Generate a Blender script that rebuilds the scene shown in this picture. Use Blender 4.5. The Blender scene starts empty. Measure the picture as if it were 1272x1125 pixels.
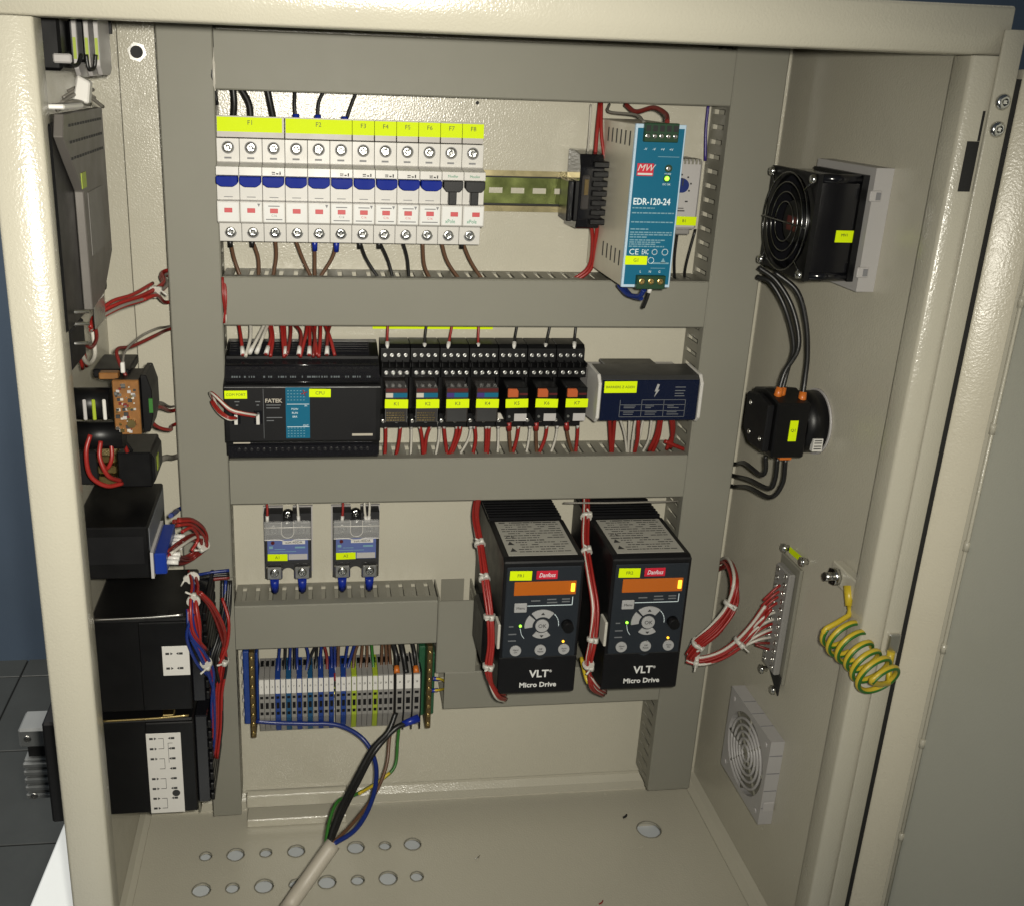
import bpy, bmesh, math, random
from mathutils import Vector, Matrix
random.seed(7)
scene = bpy.context.scene
COL = scene.collection

# ------------------------------------------------------------------ camera
cam = bpy.data.cameras.new('camera')
cam.sensor_width = 36.0
cam.lens = 35.739
cam.shift_x = 0.06943
cam.shift_y = -0.01995
cam.clip_start = 0.01
cam.clip_end = 100
cam_o = bpy.data.objects.new('camera', cam)
COL.objects.link(cam_o)
cam_o.matrix_world = Matrix(((0.99196, 0.00844, -0.12629, 0.1985),
                             (-0.12196, 0.33072, -0.93582, -0.8995),
                             (0.03387, 0.94369, 0.32909, 0.6784),
                             (0, 0, 0, 1)))
scene.camera = cam_o

# ------------------------------------------------------------------ light: a phone flash held at the camera, a dim room
world = bpy.data.worlds.new('World')
scene.world = world
world.use_nodes = True
bg = world.node_tree.nodes['Background']
bg.inputs['Color'].default_value = (0.72, 0.87, 1.0, 1)
bg.inputs['Strength'].default_value = 0.055
fl = bpy.data.lights.new('phone_flash', 'SPOT')
fl.energy = 36.0
fl.spot_size = math.radians(100)
fl.spot_blend = 1.0
fl.color = (1.0, 0.955, 0.84)
fl.shadow_soft_size = 0.009
flo = bpy.data.objects.new('phone_flash', fl)
flo.location = (0.216, -0.905, 0.692)
flo.rotation_euler = (Vector((0.20, 0.0, 0.35)) - Vector(flo.location)).to_track_quat('-Z', 'Y').to_euler()
COL.objects.link(flo)
rl = bpy.data.lights.new('added_room_light', 'AREA')  # unseen lamp, added to brighten the table and the room wall
rl.shape = 'RECTANGLE'
rl.size = 1.2
rl.size_y = 0.3
rl.energy = 65.0
rl.color = (1.0, 0.95, 0.86)
rlo = bpy.data.objects.new('added_room_light', rl)
rlo.location = (-0.9, 0.35, 2.2)
rlo.rotation_euler = (0, 0, 0)
COL.objects.link(rlo)
vs = scene.view_settings
vs.view_transform = 'Standard'
vs.look = 'None'
vs.exposure = 0.0
vs.gamma = 1.0
vs.use_curve_mapping = False
scene.cycles.diffuse_bounces = 3

# ------------------------------------------------------------------ materials
MATS = {}
def mat(name, col, rough=0.5, metal=0.0, bump=0.0, bscale=300.0, var=0.0, vscale=25.0, emit=0.0, trans=0.0, spec=0.5, coat=0.0, rvar=0.12, alpha=1.0):
    if not metal and not emit and name not in ('tag_yellow', 'teal', 'print_white'): col = tuple(c * 0.78 for c in col)
    m = bpy.data.materials.new(name)
    m.use_nodes = True
    nt = m.node_tree
    b = nt.nodes['Principled BSDF']
    b.inputs['Base Color'].default_value = (*col, 1)
    b.inputs['Roughness'].default_value = rough
    b.inputs['Metallic'].default_value = metal
    b.inputs['Specular IOR Level'].default_value = spec
    if coat: b.inputs['Coat Weight'].default_value = coat
    if trans: b.inputs['Transmission Weight'].default_value = trans
    if alpha < 1: b.inputs['Alpha'].default_value = alpha
    if emit:
        b.inputs['Emission Color'].default_value = (*col, 1)
        b.inputs['Emission Strength'].default_value = emit
    tc = nt.nodes.new('ShaderNodeTexCoord')
    if var:
        n = nt.nodes.new('ShaderNodeTexNoise'); n.inputs['Scale'].default_value = vscale; n.inputs['Detail'].default_value = 5
        nt.links.new(tc.outputs['Object'], n.inputs['Vector'])
        mx = nt.nodes.new('ShaderNodeMix'); mx.data_type = 'RGBA'
        mx.inputs[6].default_value = (*[max(0, c * (1 - var)) for c in col], 1)
        mx.inputs[7].default_value = (*[min(1, c * (1 + var)) for c in col], 1)
        nt.links.new(n.outputs['Fac'], mx.inputs[0])
        nt.links.new(mx.outputs[2], b.inputs['Base Color'])
    if rvar:
        n2 = nt.nodes.new('ShaderNodeTexNoise'); n2.inputs['Scale'].default_value = 60; n2.inputs['Detail'].default_value = 4
        nt.links.new(tc.outputs['Object'], n2.inputs['Vector'])
        mr = nt.nodes.new('ShaderNodeMapRange')
        mr.inputs[3].default_value = max(0.03, rough - rvar); mr.inputs[4].default_value = min(1, rough + rvar)
        nt.links.new(n2.outputs['Fac'], mr.inputs[0])
        nt.links.new(mr.outputs[0], b.inputs['Roughness'])
    if bump:
        n3 = nt.nodes.new('ShaderNodeTexNoise'); n3.inputs['Scale'].default_value = bscale; n3.inputs['Detail'].default_value = 2
        nt.links.new(tc.outputs['Object'], n3.inputs['Vector'])
        bp = nt.nodes.new('ShaderNodeBump'); bp.inputs['Strength'].default_value = bump; bp.inputs['Distance'].default_value = 0.001
        nt.links.new(n3.outputs['Fac'], bp.inputs['Height'])
        nt.links.new(bp.outputs['Normal'], b.inputs['Normal'])
    MATS[name] = m
    return m
mat('cream_paint', (0.575, 0.545, 0.445), 0.23, bump=0.27, bscale=640, var=0.07, vscale=6, spec=0.58, rvar=0.09)
mat('duct_grey', (0.262, 0.255, 0.212), 0.52, bump=0.10, bscale=40, var=0.07, vscale=10, spec=0.22, rvar=0.03)
mat('duct_wall', (0.25, 0.24, 0.195), 0.45, var=0.06, spec=0.35)
mat('breaker_white', (0.66, 0.64, 0.60), 0.38, var=0.02)
mat('breaker_label', (0.78, 0.78, 0.76), 0.45)
mat('holder_grey', (0.50, 0.47, 0.44), 0.4)
mat('light_grey', (0.50, 0.48, 0.47), 0.4, var=0.03)
mat('filter_grey', (0.46, 0.445, 0.435), 0.42, var=0.03)
mat('tag_yellow', (0.60, 0.76, 0.003), 0.55, rvar=0.05, spec=0.12)
mat('ink', (0.03, 0.03, 0.03), 0.6)
mat('ink_olive', (0.10, 0.12, 0.01), 0.6)
mat('ink_grey', (0.22, 0.22, 0.23), 0.6)
mat('ink_green', (0.02, 0.30, 0.16), 0.6)
mat('red_mark', (0.62, 0.06, 0.07), 0.5)
mat('blue_handle', (0.004, 0.020, 0.27), 0.5, spec=0.10)
mat('black_plastic', (0.0045, 0.0045, 0.005), 0.40, bump=0.03, bscale=900, spec=0.3)
mat('black_gloss', (0.008, 0.008, 0.010), 0.14, rvar=0.06)
mat('black_matte', (0.006, 0.006, 0.007), 0.55, spec=0.25)
mat('drive_black', (0.006, 0.006, 0.007), 0.45, bump=0.05, bscale=1200, spec=0.3)
mat('drive_panel', (0.020, 0.025, 0.032), 0.45, spec=0.3)
mat('dark_green', (0.012, 0.05, 0.02), 0.4)
mat('screw_steel', (0.62, 0.62, 0.60), 0.22, 1.0)
mat('steel', (0.60, 0.59, 0.56), 0.30, 1.0, var=0.05)
mat('casing_steel', (0.58, 0.545, 0.45), 0.42, 0.2, var=0.08, vscale=40)
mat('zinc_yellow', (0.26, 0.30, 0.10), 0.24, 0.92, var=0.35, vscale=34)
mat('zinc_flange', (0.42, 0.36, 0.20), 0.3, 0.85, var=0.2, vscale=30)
mat('brass', (0.55, 0.42, 0.18), 0.3, 1.0)
mat('teal', (0.005, 0.105, 0.185), 0.45, spec=0.2)
mat('pale_blue', (0.50, 0.66, 0.80), 0.45)
mat('print_white', (0.62, 0.72, 0.76), 0.5)
mat('print_dim', (0.20, 0.38, 0.46), 0.5)
mat('print_grey', (0.16, 0.17, 0.18), 0.5)
mat('white_plastic', (0.72, 0.70, 0.66), 0.4)
mat('logo_red', (0.62, 0.015, 0.04), 0.45)
mat('led_green', (0.30, 1.0, 0.05), 0.3, emit=2.2, rvar=0)
mat('led_amber', (1.0, 0.48, 0.03), 0.3, emit=1.8, rvar=0)
mat('navy', (0.002, 0.006, 0.028), 0.25, spec=0.4)
mat('terminal_blue', (0.014, 0.05, 0.25), 0.4)
mat('terminal_teal', (0.012, 0.085, 0.20), 0.4)
mat('terminal_grey', (0.27, 0.26, 0.245), 0.45)
mat('terminal_green', (0.02, 0.10, 0.045), 0.4)
mat('yellow_green', (0.36, 0.46, 0.03), 0.45)
mat('bus_olive', (0.12, 0.085, 0.035), 0.35, 0.6)
mat('connector_blue', (0.008, 0.035, 0.28), 0.35)
mat('ssr_blue', (0.11, 0.15, 0.38), 0.4)
mat('wire_black', (0.010, 0.010, 0.010), 0.4)
mat('wire_brown', (0.13, 0.065, 0.035), 0.42)
mat('wire_red', (0.30, 0.018, 0.014), 0.4)
mat('wire_darkred', (0.18, 0.018, 0.014), 0.4)
mat('wire_white', (0.60, 0.57, 0.50), 0.4)
mat('wire_grey', (0.20, 0.185, 0.16), 0.45)
mat('wire_blue', (0.008, 0.025, 0.17), 0.38)
mat('wire_violet', (0.05, 0.03, 0.20), 0.4)
mat('wire_green', (0.03, 0.16, 0.02), 0.42)
mat('wire_yellow', (0.62, 0.46, 0.03), 0.4)
mat('cable_sheath', (0.50, 0.455, 0.375), 0.5, var=0.08, vscale=60)
mat('sleeve_blue', (0.006, 0.025, 0.30), 0.35)
mat('sleeve_orange', (0.62, 0.16, 0.02), 0.38)
mat('pcb_orange', (0.25, 0.11, 0.03), 0.4, var=0.5, vscale=160)
mat('relay_orange', (0.52, 0.11, 0.03), 0.4)
mat('relay_red', (0.10, 0.012, 0.012), 0.35)
mat('relay_window', (0.055, 0.050, 0.048), 0.16)
mat('tie_white', (0.62, 0.60, 0.54), 0.4)
mat('hmi_grey', (0.125, 0.115, 0.105), 0.42, 0.3, var=0.05)
mat('label_silver', (0.40, 0.39, 0.35), 0.4, 0.2, var=0.06, vscale=80)
mat('button_grey', (0.40, 0.40, 0.40), 0.4)
mat('fan_chrome', (0.22, 0.22, 0.22), 0.22, 1.0)
mat('wall_blue', (0.15, 0.21, 0.30), 0.6, var=0.15, vscale=4)
mat('tile_dark', (0.085, 0.092, 0.090), 0.45, var=0.25, vscale=6)
mat('grout', (0.015, 0.015, 0.015), 0.8)
mat('table_white', (0.80, 0.84, 0.86), 0.5, var=0.04, vscale=10)
mat('machine_grey', (0.26, 0.27, 0.27), 0.4, 0.3, var=0.08)
mat('screw_dull', (0.36, 0.36, 0.35), 0.38, 1.0)
mat('ssr_grey', (0.035, 0.035, 0.037), 0.3)
mat('door_rim_lit', (0.72, 0.67, 0.535), 0.3, bump=0.25, bscale=620, var=0.04, vscale=7)  # cream paint lightened: flash light on the folded edge put into the colour
mat('door_inner_lit', (0.58, 0.585, 0.515), 0.38, bump=0.12, bscale=500, var=0.05, vscale=4, spec=0.45)  # same paint made cooler and lighter, room light put into the colour
mat('panel_dark', (0.045, 0.045, 0.045), 0.35)
mat('gap_dark', (0.012, 0.012, 0.012), 0.7)
# amber display glass: warm translucent face, brighter at the lit end is a separate lamp
mat('amber_glass', (0.34, 0.085, 0.010), 0.20, emit=0.20, rvar=0)
# clear smoked cover
mat('smoked_clear', (0.02, 0.02, 0.024), 0.07, rvar=0.03, alpha=0.55, spec=0.6)
mat('clear_cover', (0.62, 0.62, 0.62), 0.06, rvar=0.03, alpha=0.26, spec=0.8)

# ------------------------------------------------------------------ mesh helpers
class MB:
    def __init__(s): s.bm = bmesh.new()
    def box(s, x0, x1, y0, y1, z0, z1, b=0.0, seg=1):
        t = bmesh.new()
        bmesh.ops.create_cube(t, size=1.0)
        x0, x1 = sorted((x0, x1)); y0, y1 = sorted((y0, y1)); z0, z1 = sorted((z0, z1))
        for v in t.verts:
            v.co = Vector(((x0 + x1) / 2 + v.co.x * (x1 - x0), (y0 + y1) / 2 + v.co.y * (y1 - y0), (z0 + z1) / 2 + v.co.z * (z1 - z0)))
        if b: 
            b = min(b, (x1 - x0) * .45, (y1 - y0) * .45, (z1 - z0) * .45)
            bmesh.ops.bevel(t, geom=t.edges[:], offset=b, segments=seg, affect='EDGES', profile=0.5)
        s.add(t); return s
    def add(s, t):
        me = bpy.data.meshes.new('t'); t.to_mesh(me); t.free(); s.bm.from_mesh(me); bpy.data.meshes.remove(me)
    def prism(s, pts, ax, a0, a1, b=0.0):
        # pts: outline in the two other axes; ax 'x' -> (y,z), 'y' -> (x,z), 'z' -> (x,y)
        t = bmesh.new()
        f = {'x': lambda p, a: (a, p[0], p[1]), 'y': lambda p, a: (p[0], a, p[1]), 'z': lambda p, a: (p[0], p[1], a)}[ax]
        v0 = [t.verts.new(f(p, a0)) for p in pts]; v1 = [t.verts.new(f(p, a1)) for p in pts]
        n = len(pts)
        t.faces.new(v0); t.faces.new(v1[::-1])
        for i in range(n): t.faces.new((v0[i], v1[i], v1[(i + 1) % n], v0[(i + 1) % n]))
        bmesh.ops.recalc_face_normals(t, faces=t.faces[:])
        if b: bmesh.ops.bevel(t, geom=t.edges[:], offset=b, segments=1, affect='EDGES', profile=0.5)
        s.add(t); return s
    def cyl(s, p0, p1, r0, r1=None, n=16, caps=True):
        p0, p1 = Vector(p0), Vector(p1); r1 = r0 if r1 is None else r1
        d = (p1 - p0).normalized(); u = d.orthogonal().normalized(); w = d.cross(u)
        bm = s.bm
        a = [bm.verts.new(p0 + (u * math.cos(2 * math.pi * i / n) + w * math.sin(2 * math.pi * i / n)) * r0) for i in range(n)]
        c = [bm.verts.new(p1 + (u * math.cos(2 * math.pi * i / n) + w * math.sin(2 * math.pi * i / n)) * r1) for i in range(n)]
        for i in range(n):
            f = bm.faces.new((a[i], a[(i + 1) % n], c[(i + 1) % n], c[i])); f.smooth = True
        if caps: bm.faces.new(a[::-1]); bm.faces.new(c)
        return s
    def tube(s, pts, r, n=8, sub=6, r1=None):
        P = [Vector(p) for p in pts]
        if len(P) > 2:
            Q = []
            E = [P[0] * 2 - P[1]] + P + [P[-1] * 2 - P[-2]]
            for i in range(1, len(E) - 2):
                for k in range(sub):
                    t = k / sub; a, b, c, d = E[i - 1], E[i], E[i + 1], E[i + 2]
                    Q.append(0.5 * ((2 * b) + (c - a) * t + (2 * a - 5 * b + 4 * c - d) * t * t + (3 * b - a - 3 * c + d) * t ** 3))
            Q.append(P[-1]); P = Q
        bm = s.bm; rings = []
        d0 = (P[1] - P[0]).normalized(); u = d0.orthogonal().normalized()
        for i, p in enumerate(P):
            d = (P[min(i + 1, len(P) - 1)] - P[max(i - 1, 0)])
            d = d.normalized() if d.length > 1e-9 else d0
            u = (u - d * u.dot(d)); u = u.normalized() if u.length > 1e-6 else d.orthogonal().normalized()
            w = d.cross(u); rr = r if r1 is None else r + (r1 - r) * i / (len(P) - 1)
            rings.append([bm.verts.new(p + (u * math.cos(2 * math.pi * k / n) + w * math.sin(2 * math.pi * k / n)) * rr) for k in range(n)])
        for a, b in zip(rings, rings[1:]):
            for k in range(n):
                f = bm.faces.new((a[k], a[(k + 1) % n], b[(k + 1) % n], b[k])); f.smooth = True
        bm.faces.new(rings[0][::-1]); bm.faces.new(rings[-1])
        return s
    def screw(s, c, nrm, r, h=0.0015, slot=True):
        # domed cross-slotted screw head
        c, d = Vector(c), Vector(nrm).normalized(); u = d.orthogonal().normalized(); w = d.cross(u)
        a = random.random() * 3
        u, w = u * math.cos(a) + w * math.sin(a), -u * math.sin(a) + w * math.cos(a)
        bm = s.bm; n = 16; prev = None
        for rr, hh in ((1.0, 0), (1.0, .35), (.82, .8), (.45, 1.0)):
            ring = [bm.verts.new(c + d * h * hh + (u * math.cos(2 * math.pi * i / n) + w * math.sin(2 * math.pi * i / n)) * r * rr) for i in range(n)]
            if prev:
                for i in range(n): bm.faces.new((prev[i], prev[(i + 1) % n], ring[(i + 1) % n], ring[i])).smooth = True
            prev = ring
        if slot:
            # sunk cross: inner ring pushed down alternately
            ring = [bm.verts.new(c + d * h * (0.25 if i % 4 < 2 else 0.9) + (u * math.cos(2 * math.pi * i / n) + w * math.sin(2 * math.pi * i / n)) * r * 0.30) for i in range(n)]
            for i in range(n): bm.faces.new((prev[i], prev[(i + 1) % n], ring[(i + 1) % n], ring[i]))
            prev = ring
        bm.faces.new(prev)
        return s
    def plate_holes(s, x0, x1, y0, y1, holes, z0, z1, ax='z', n=20):
        # sheet with round holes (cx, cy, r) in the plane of the two other axes
        t = bmesh.new()
        f = {'z': lambda p, q: (p, q, z0), 'y': lambda p, q: (p, z0, q), 'x': lambda p, q: (z0, p, q)}[ax]
        e = []
        def loop(P):
            v = [t.verts.new(f(*p)) for p in P]
            for i in range(len(v)): e.append(t.edges.new((v[i], v[(i + 1) % len(v)])))
        loop([(x0, y0), (x1, y0), (x1, y1), (x0, y1)])
        for h in holes:
            if len(h) == 3: loop([(h[0] + h[2] * math.cos(2 * math.pi * i / n), h[1] + h[2] * math.sin(2 * math.pi * i / n)) for i in range(n)])
            else: loop([(h[0], h[2]), (h[1], h[2]), (h[1], h[3]), (h[0], h[3])])
        bmesh.ops.triangle_fill(t, use_beauty=True, edges=e)
        r = bmesh.ops.extrude_face_region(t, geom=t.faces[:])
        dv = Vector(f(0, 0)); dv2 = {'z': Vector((0, 0, z1 - z0)), 'y': Vector((0, z1 - z0, 0)), 'x': Vector((z1 - z0, 0, 0))}[ax]
        for g in r['geom']:
            if isinstance(g, bmesh.types.BMVert): g.co += dv2
        bmesh.ops.recalc_face_normals(t, faces=t.faces[:])
        s.add(t); return s
    def build(s, name, m, parent=None, smooth=False):
        me = bpy.data.meshes.new(name)
        off = parent_origin(parent)
        bmesh.ops.translate(s.bm, verts=s.bm.verts[:], vec=-off)
        s.bm.to_mesh(me); s.bm.free()
        me.materials.append(MATS[m] if isinstance(m, str) else m)
        if smooth: me.polygons.foreach_set('use_smooth', [True] * len(me.polygons))
        o = bpy.data.objects.new(name, me)
        COL.objects.link(o)
        if parent: o.parent = parent
        return o
ORIGIN = {}
def parent_origin(p):
    v = Vector((0, 0, 0))
    while p is not None:
        v += Vector(p.location); p = p.parent
    return v
def thing(name, label, cat, loc, group=None):
    o = bpy.data.objects.new(name, None); COL.objects.link(o)
    o.empty_display_size = 0.01
    o.location = loc; o['label'] = label; o['category'] = cat
    if group: o['group'] = group
    return o
def tag(o, label, cat, group=None):
    o['label'] = label; o['category'] = cat
    if group: o['group'] = group
    return o
def dup(root, dloc, label=None):
    r = root.copy(); COL.objects.link(r); r.location = Vector(root.location) + Vector(dloc)
    if label: r['label'] = label
    for ch in list(root.children):
        c = ch.copy(); COL.objects.link(c); c.parent = r
        for g in list(ch.children):
            d = g.copy(); COL.objects.link(d); d.parent = c
    return r
def text(s, x, y, z, size, m, parent, name='lettering', facing='-y', align='CENTER', sx=1.0, shear=0.0, bold=0.0):
    cu = bpy.data.curves.new('t', 'FONT'); cu.body = s; cu.size = size; cu.align_x = align; cu.align_y = 'CENTER'; cu.extrude = 0.00012; cu.shear = shear
    cu.resolution_u = 2; cu.offset = bold
    to = bpy.data.objects.new('t', cu)
    me = bpy.data.meshes.new_from_object(to)
    bpy.data.objects.remove(to); bpy.data.curves.remove(cu)
    me.name = name
    rot = {'-y': Matrix.Rotation(math.pi / 2, 4, 'X'), 'z': Matrix.Identity(4),
           '-x': Matrix.Rotation(-math.pi / 2, 4, 'Z') @ Matrix.Rotation(math.pi / 2, 4, 'X'),
           '+x': Matrix.Rotation(math.pi / 2, 4, 'Z') @ Matrix.Rotation(math.pi / 2, 4, 'X')}[facing]
    me.transform(Matrix.Translation(Vector((x, y, z)) - parent_origin(parent)) @ rot @ Matrix.Diagonal((sx, 1, 1, 1)))
    me.materials.clear(); me.materials.append(MATS[m])
    o = bpy.data.objects.new(name, me); COL.objects.link(o); o.parent = parent
    return o
def wire(pts, r, m, label, group=None, name='wire', n=8, cat='wire', sub=6):
    w = MB().tube(pts, r, n=n, sub=sub).build(name, m)
    return tag(w, label, cat, group)
ORD = ['first', 'second', 'third', 'fourth', 'fifth', 'sixth', 'seventh', 'eighth', 'ninth', 'tenth', 'eleventh', 'twelfth', 'thirteenth', 'fourteenth', 'fifteenth', 'sixteenth', 'seventeenth', 'eighteenth', 'nineteenth', 'twentieth', 'twenty-first', 'twenty-second', 'twenty-third', 'twenty-fourth', 'twenty-fifth', 'twenty-sixth']
def bundle(name, label, path, rad, strands, r=0.0012, group=None, cat='wires', twist=1.5, ties=()):
    t = thing(name, label, cat, path[0], group)
    rnd = random.Random(label)
    P = [Vector(p) for p in path]
    for i, (m, cnt) in enumerate(strands):
        for k in range(cnt):
            a = rnd.random() * 6.28; q = rad * (0.35 + 0.65 * rnd.random()); tw = twist * (rnd.random() - 0.3)
            pts = []
            for j, p in enumerate(P):
                d = (P[min(j + 1, len(P) - 1)] - P[max(j - 1, 0)]).normalized()
                u = Vector((0, 0, 1)).cross(d)
                u = u.normalized() if u.length > .2 else Vector((1, 0, 0)); w = d.cross(u)
                jit = 1 + 0.35 * (rnd.random() - .5)
                pts.append(p + (u * math.cos(a + tw * j / len(P)) + w * math.sin(a + tw * j / len(P))) * q * jit)
            MB().tube(pts, r, n=7, sub=5).build('wire', m, t)
    for f in ties:
        i = min(int(f * (len(P) - 1)), len(P) - 2); g = f * (len(P) - 1) - i
        c = P[i].lerp(P[i + 1], g); d = (P[i + 1] - P[i]).normalized()
        mb = MB(); mb.cyl(c - d * .0018, c + d * .0018, rad + r * 1.25, n=12)
        e = Vector((0, -1, 0)); e = (e - d * e.dot(d)).normalized(); f2 = d.cross(e)
        mb.cyl(c + e * (rad + r) - d * .0022 - f2 * .001, c + e * (rad + r) + d * .0022 - f2 * .001, .0026, n=6)
        mb.tube([c + e * (rad + r * 2), c + e * (rad + r * 2 + .004) + f2 * .005], .0009, n=5)
        mb.build('cable_tie', 'tie_white', t)
    return t
def yellow_tag(parent, x0, x1, z0, z1, y, txt=None, ts=0.003, name='marker_tag', ink='ink_olive', tilt=None):
    rn = random.Random('%s%.4f' % (txt, x0))
    a = math.radians((rn.random() - .5) * 3.0) if tilt is None else tilt
    xc, zc = (x0 + x1) / 2, (z0 + z1) / 2; c, s_ = math.cos(a), math.sin(a)
    P = [(xc + (x - xc) * c - (z - zc) * s_, zc + (x - xc) * s_ + (z - zc) * c) for x, z in ((x0, z0), (x1, z0), (x1, z1), (x0, z1))]
    o = MB().prism(P, 'y', y - .0004, y, b=.0001).build(name, 'tag_yellow', parent)
    if txt: text(txt, xc, y - .0005, zc, ts * 1.2, ink, o if parent.parent is None else parent)
    return o

# ================================================================== SETTING
def structure(o): o['kind'] = 'structure'; return o
g = structure(MB().box(-4, 4, -3, 3.2, -0.95, -0.904).build('floor', 'grout'))
tm = None
for i in range(9):
    for j in range(8):
        x = -1.75 + i * 0.33; y = -0.2 + j * 0.33
        if x > 0.6: continue
        if tm is None:
            MBt = MB().box(-.163, .163, -.163, .163, -.006, 0, b=.0015)
            o = MBt.build('tile', 'tile_dark'); tm = o.data
        else:
            o = bpy.data.objects.new('tile', tm); COL.objects.link(o)
        o.parent = g; o.location = (x, y, -0.8995); o.rotation_euler = (0, 0, 0)
structure(MB().box(-4, 4, 1.70, 1.75, -0.95, 2.6).build('room_wall', 'wall_blue'))
tb = thing('work_table', 'white table top under the open cabinet, its edge at lower left', 'table', (0.3, -0.2, -0.9))
MB().prism([(-0.070, 0.085), (-0.112, -0.62), (0.9, -0.62), (0.9, 0.085)], 'z', -0.125, -0.100, b=.002).build('table_top', 'table_white', tb)
for x, y in ((0.0, -0.55), (0.0, 0.02), (0.84, -0.55), (0.84, 0.02)):
    MB().box(x - .02, x + .02, y - .02, y + .02, -0.8994, -0.1251, b=.002).build('leg', 'machine_grey', tb)
mf = thing('machine_frame', 'grey ribbed metal machine rail behind the cabinet at lower left', 'machine', (0.1, 0.34, -0.9))
MB().box(-0.192, 0.05, 0.300, 0.345, -0.185, -0.156, b=.003).build('upper_rail', 'machine_grey', mf)
lr = MB().box(-0.190, 0.05, 0.306, 0.345, -0.270, -0.207, b=.002)
lr.build('lower_rail', 'machine_grey', mf)
for k in range(5):
    MB().box(-0.1905, 0.05, 0.2995, 0.3058, -0.2675 + k * .0125, -0.259 + k * .0125, b=.002).build('rib', 'machine_grey', mf)
MB().box(-0.185, 0.05, 0.312, 0.34, -0.2068, -0.1852).build('spacer', 'gap_dark', mf)
MB().box(0.0, 0.05, 0.3455, 0.38, -0.8994, -0.156).build('post', 'machine_grey', mf)
for x, z in ((-0.180, -0.170), (-0.180, -0.262)):
    MB().screw((x, 0.2993, z), (0, -1, 0), .005, .0015).build('screw', 'steel', mf)

# ================================================================== CABINET
cab = thing('control_cabinet', 'open cream painted steel control cabinet with its door swung to the right', 'cabinet', (0.325, -0.1, -0.0716))
MB().box(.0155, .6305, .026, .0275, -.0711, .7315).build('back_wall', 'cream_paint', cab)
MB().box(.0152, .0170, -.25, .0255, -.0711, .7315).build('side_wall', 'cream_paint', cab)
MB().box(.6290, .6308, -.25, .0255, -.0711, .7315).build('side_wall', 'cream_paint', cab)
holes = []
for i, x in enumerate((.0892, .1188, .149, .1795, .2100, .2400, .2700, .2985)):
    holes.append((x, -.0985, .0085 if i % 2 == 0 else .0062) if i % 4 in (0, 1) else (x, -.0985, .0062 if i % 2 else .0088))
    if i != 4: holes.append((x, -.0535, .0058 if i % 2 == 0 else .0084))
holes.append((.5516, -.0527, .0125))
MB().plate_holes(.0172, .6288, -.25, .0258, holes, -.0711, -.0696).build('bottom_plate', 'cream_paint', cab)
for h in holes:
    rim = MB(); n_ = 20; rn = random.Random(h[0] * 99 + h[1])
    rim.tube([(h[0] + (h[2] + .0004) * math.cos(2 * math.pi * k / n_), h[1] + (h[2] + .0004) * math.sin(2 * math.pi * k / n_), -.0694 + rn.random() * .0006) for k in range(n_ + 1)], .0006, n=5, sub=1)
    rim.build('hole_rim', 'duct_wall', cab)
# folded seam along the foot of each side wall
MB().prism([(.6289, -.0694), (.6289, -.060), (.6235, -.0655), (.6150, -.0675), (.6150, -.0694)], 'y', -.25, .0255).build('seam', 'cream_paint', cab)
MB().prism([(.0171, -.0694), (.0171, -.060), (.0215, -.0655), (.0270, -.0675), (.0270, -.0694)], 'y', -.25, .0255).build('seam', 'cream_paint', cab)
MB().prism([(.0259, -.0694), (.0259, -.058), (.020, -.0640), (.012, -.0675), (.012, -.0694)], 'x', .0275, .6145).build('seam', 'cream_paint', cab)
MB().box(.0152, .6308, -.236, .0275, .7318, .7330).build('top_plate', 'cream_paint', cab)
# support rails under the floor
for y in (-.23, .0):
    MB().box(.02, .62, y - .012, y + .012, -.0998, -.0713).build('foot_rail', 'cream_paint', cab)
def arc(cx, cy, r, a0, a1, n=8):
    return [(cx + r * math.cos(math.radians(a0 + (a1 - a0) * i / n)), cy + r * math.sin(math.radians(a0 + (a1 - a0) * i / n))) for i in range(n + 1)]
def sm(o):
    m = o.modifiers.new('b', 'BEVEL'); m.width = .0008; m.segments = 2; m.limit_method = 'ANGLE'; m.angle_limit = math.radians(40)
    o.data.polygons.foreach_set('use_smooth', [True] * len(o.data.polygons))
    return o
# left post
pl = [(.0148, -.236)] + arc(.0173, -.2575, .0025, 180, 270, 4) + [(.0325, -.2600)] + arc(.0405, -.2535, .0035, -60, 0, 5) + [(.0440, -.236)]
o = sm(MB().prism(pl, 'z', -.095, .7034).build('frame_post', 'cream_paint', cab))
pr_ = [(.6370, -.236), (.6370, -.2600)] + [(.6290, -.2600)] + arc(.6215, -.2535, .0035, 240, 180, 5) + [(.6180, -.236)]
o = sm(MB().prism(pr_, 'z', -.095, .7034).build('frame_post', 'cream_paint', cab))
pt = [(-.236, .7330)] + arc(-.2575, .7305, .0025, 90, 180, 4) + [(-.2600, .7165)] + arc(-.2535, .7071, .0035, 210, 270, 5) + [(-.236, .7036)]
o = sm(MB().prism(pt, 'x', .0140, .6385).build('frame_header', 'cream_paint', cab))
o = sm(MB().prism([(-.236, -.095), (-.2598, -.095), (-.2598, -.045), (-.236, -.045)], 'x', .0445, .6175).build('frame_sill', 'cream_paint', cab))
MB().box(.6232, .6316, -.2604, -.2600, .6190, .6510).build('hinge_slot', 'gap_dark', cab)
MB().box(.6300, .6316, -.2604, -.2600, .6512, .6700).build('hinge_slot', 'gap_dark', cab)
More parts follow.
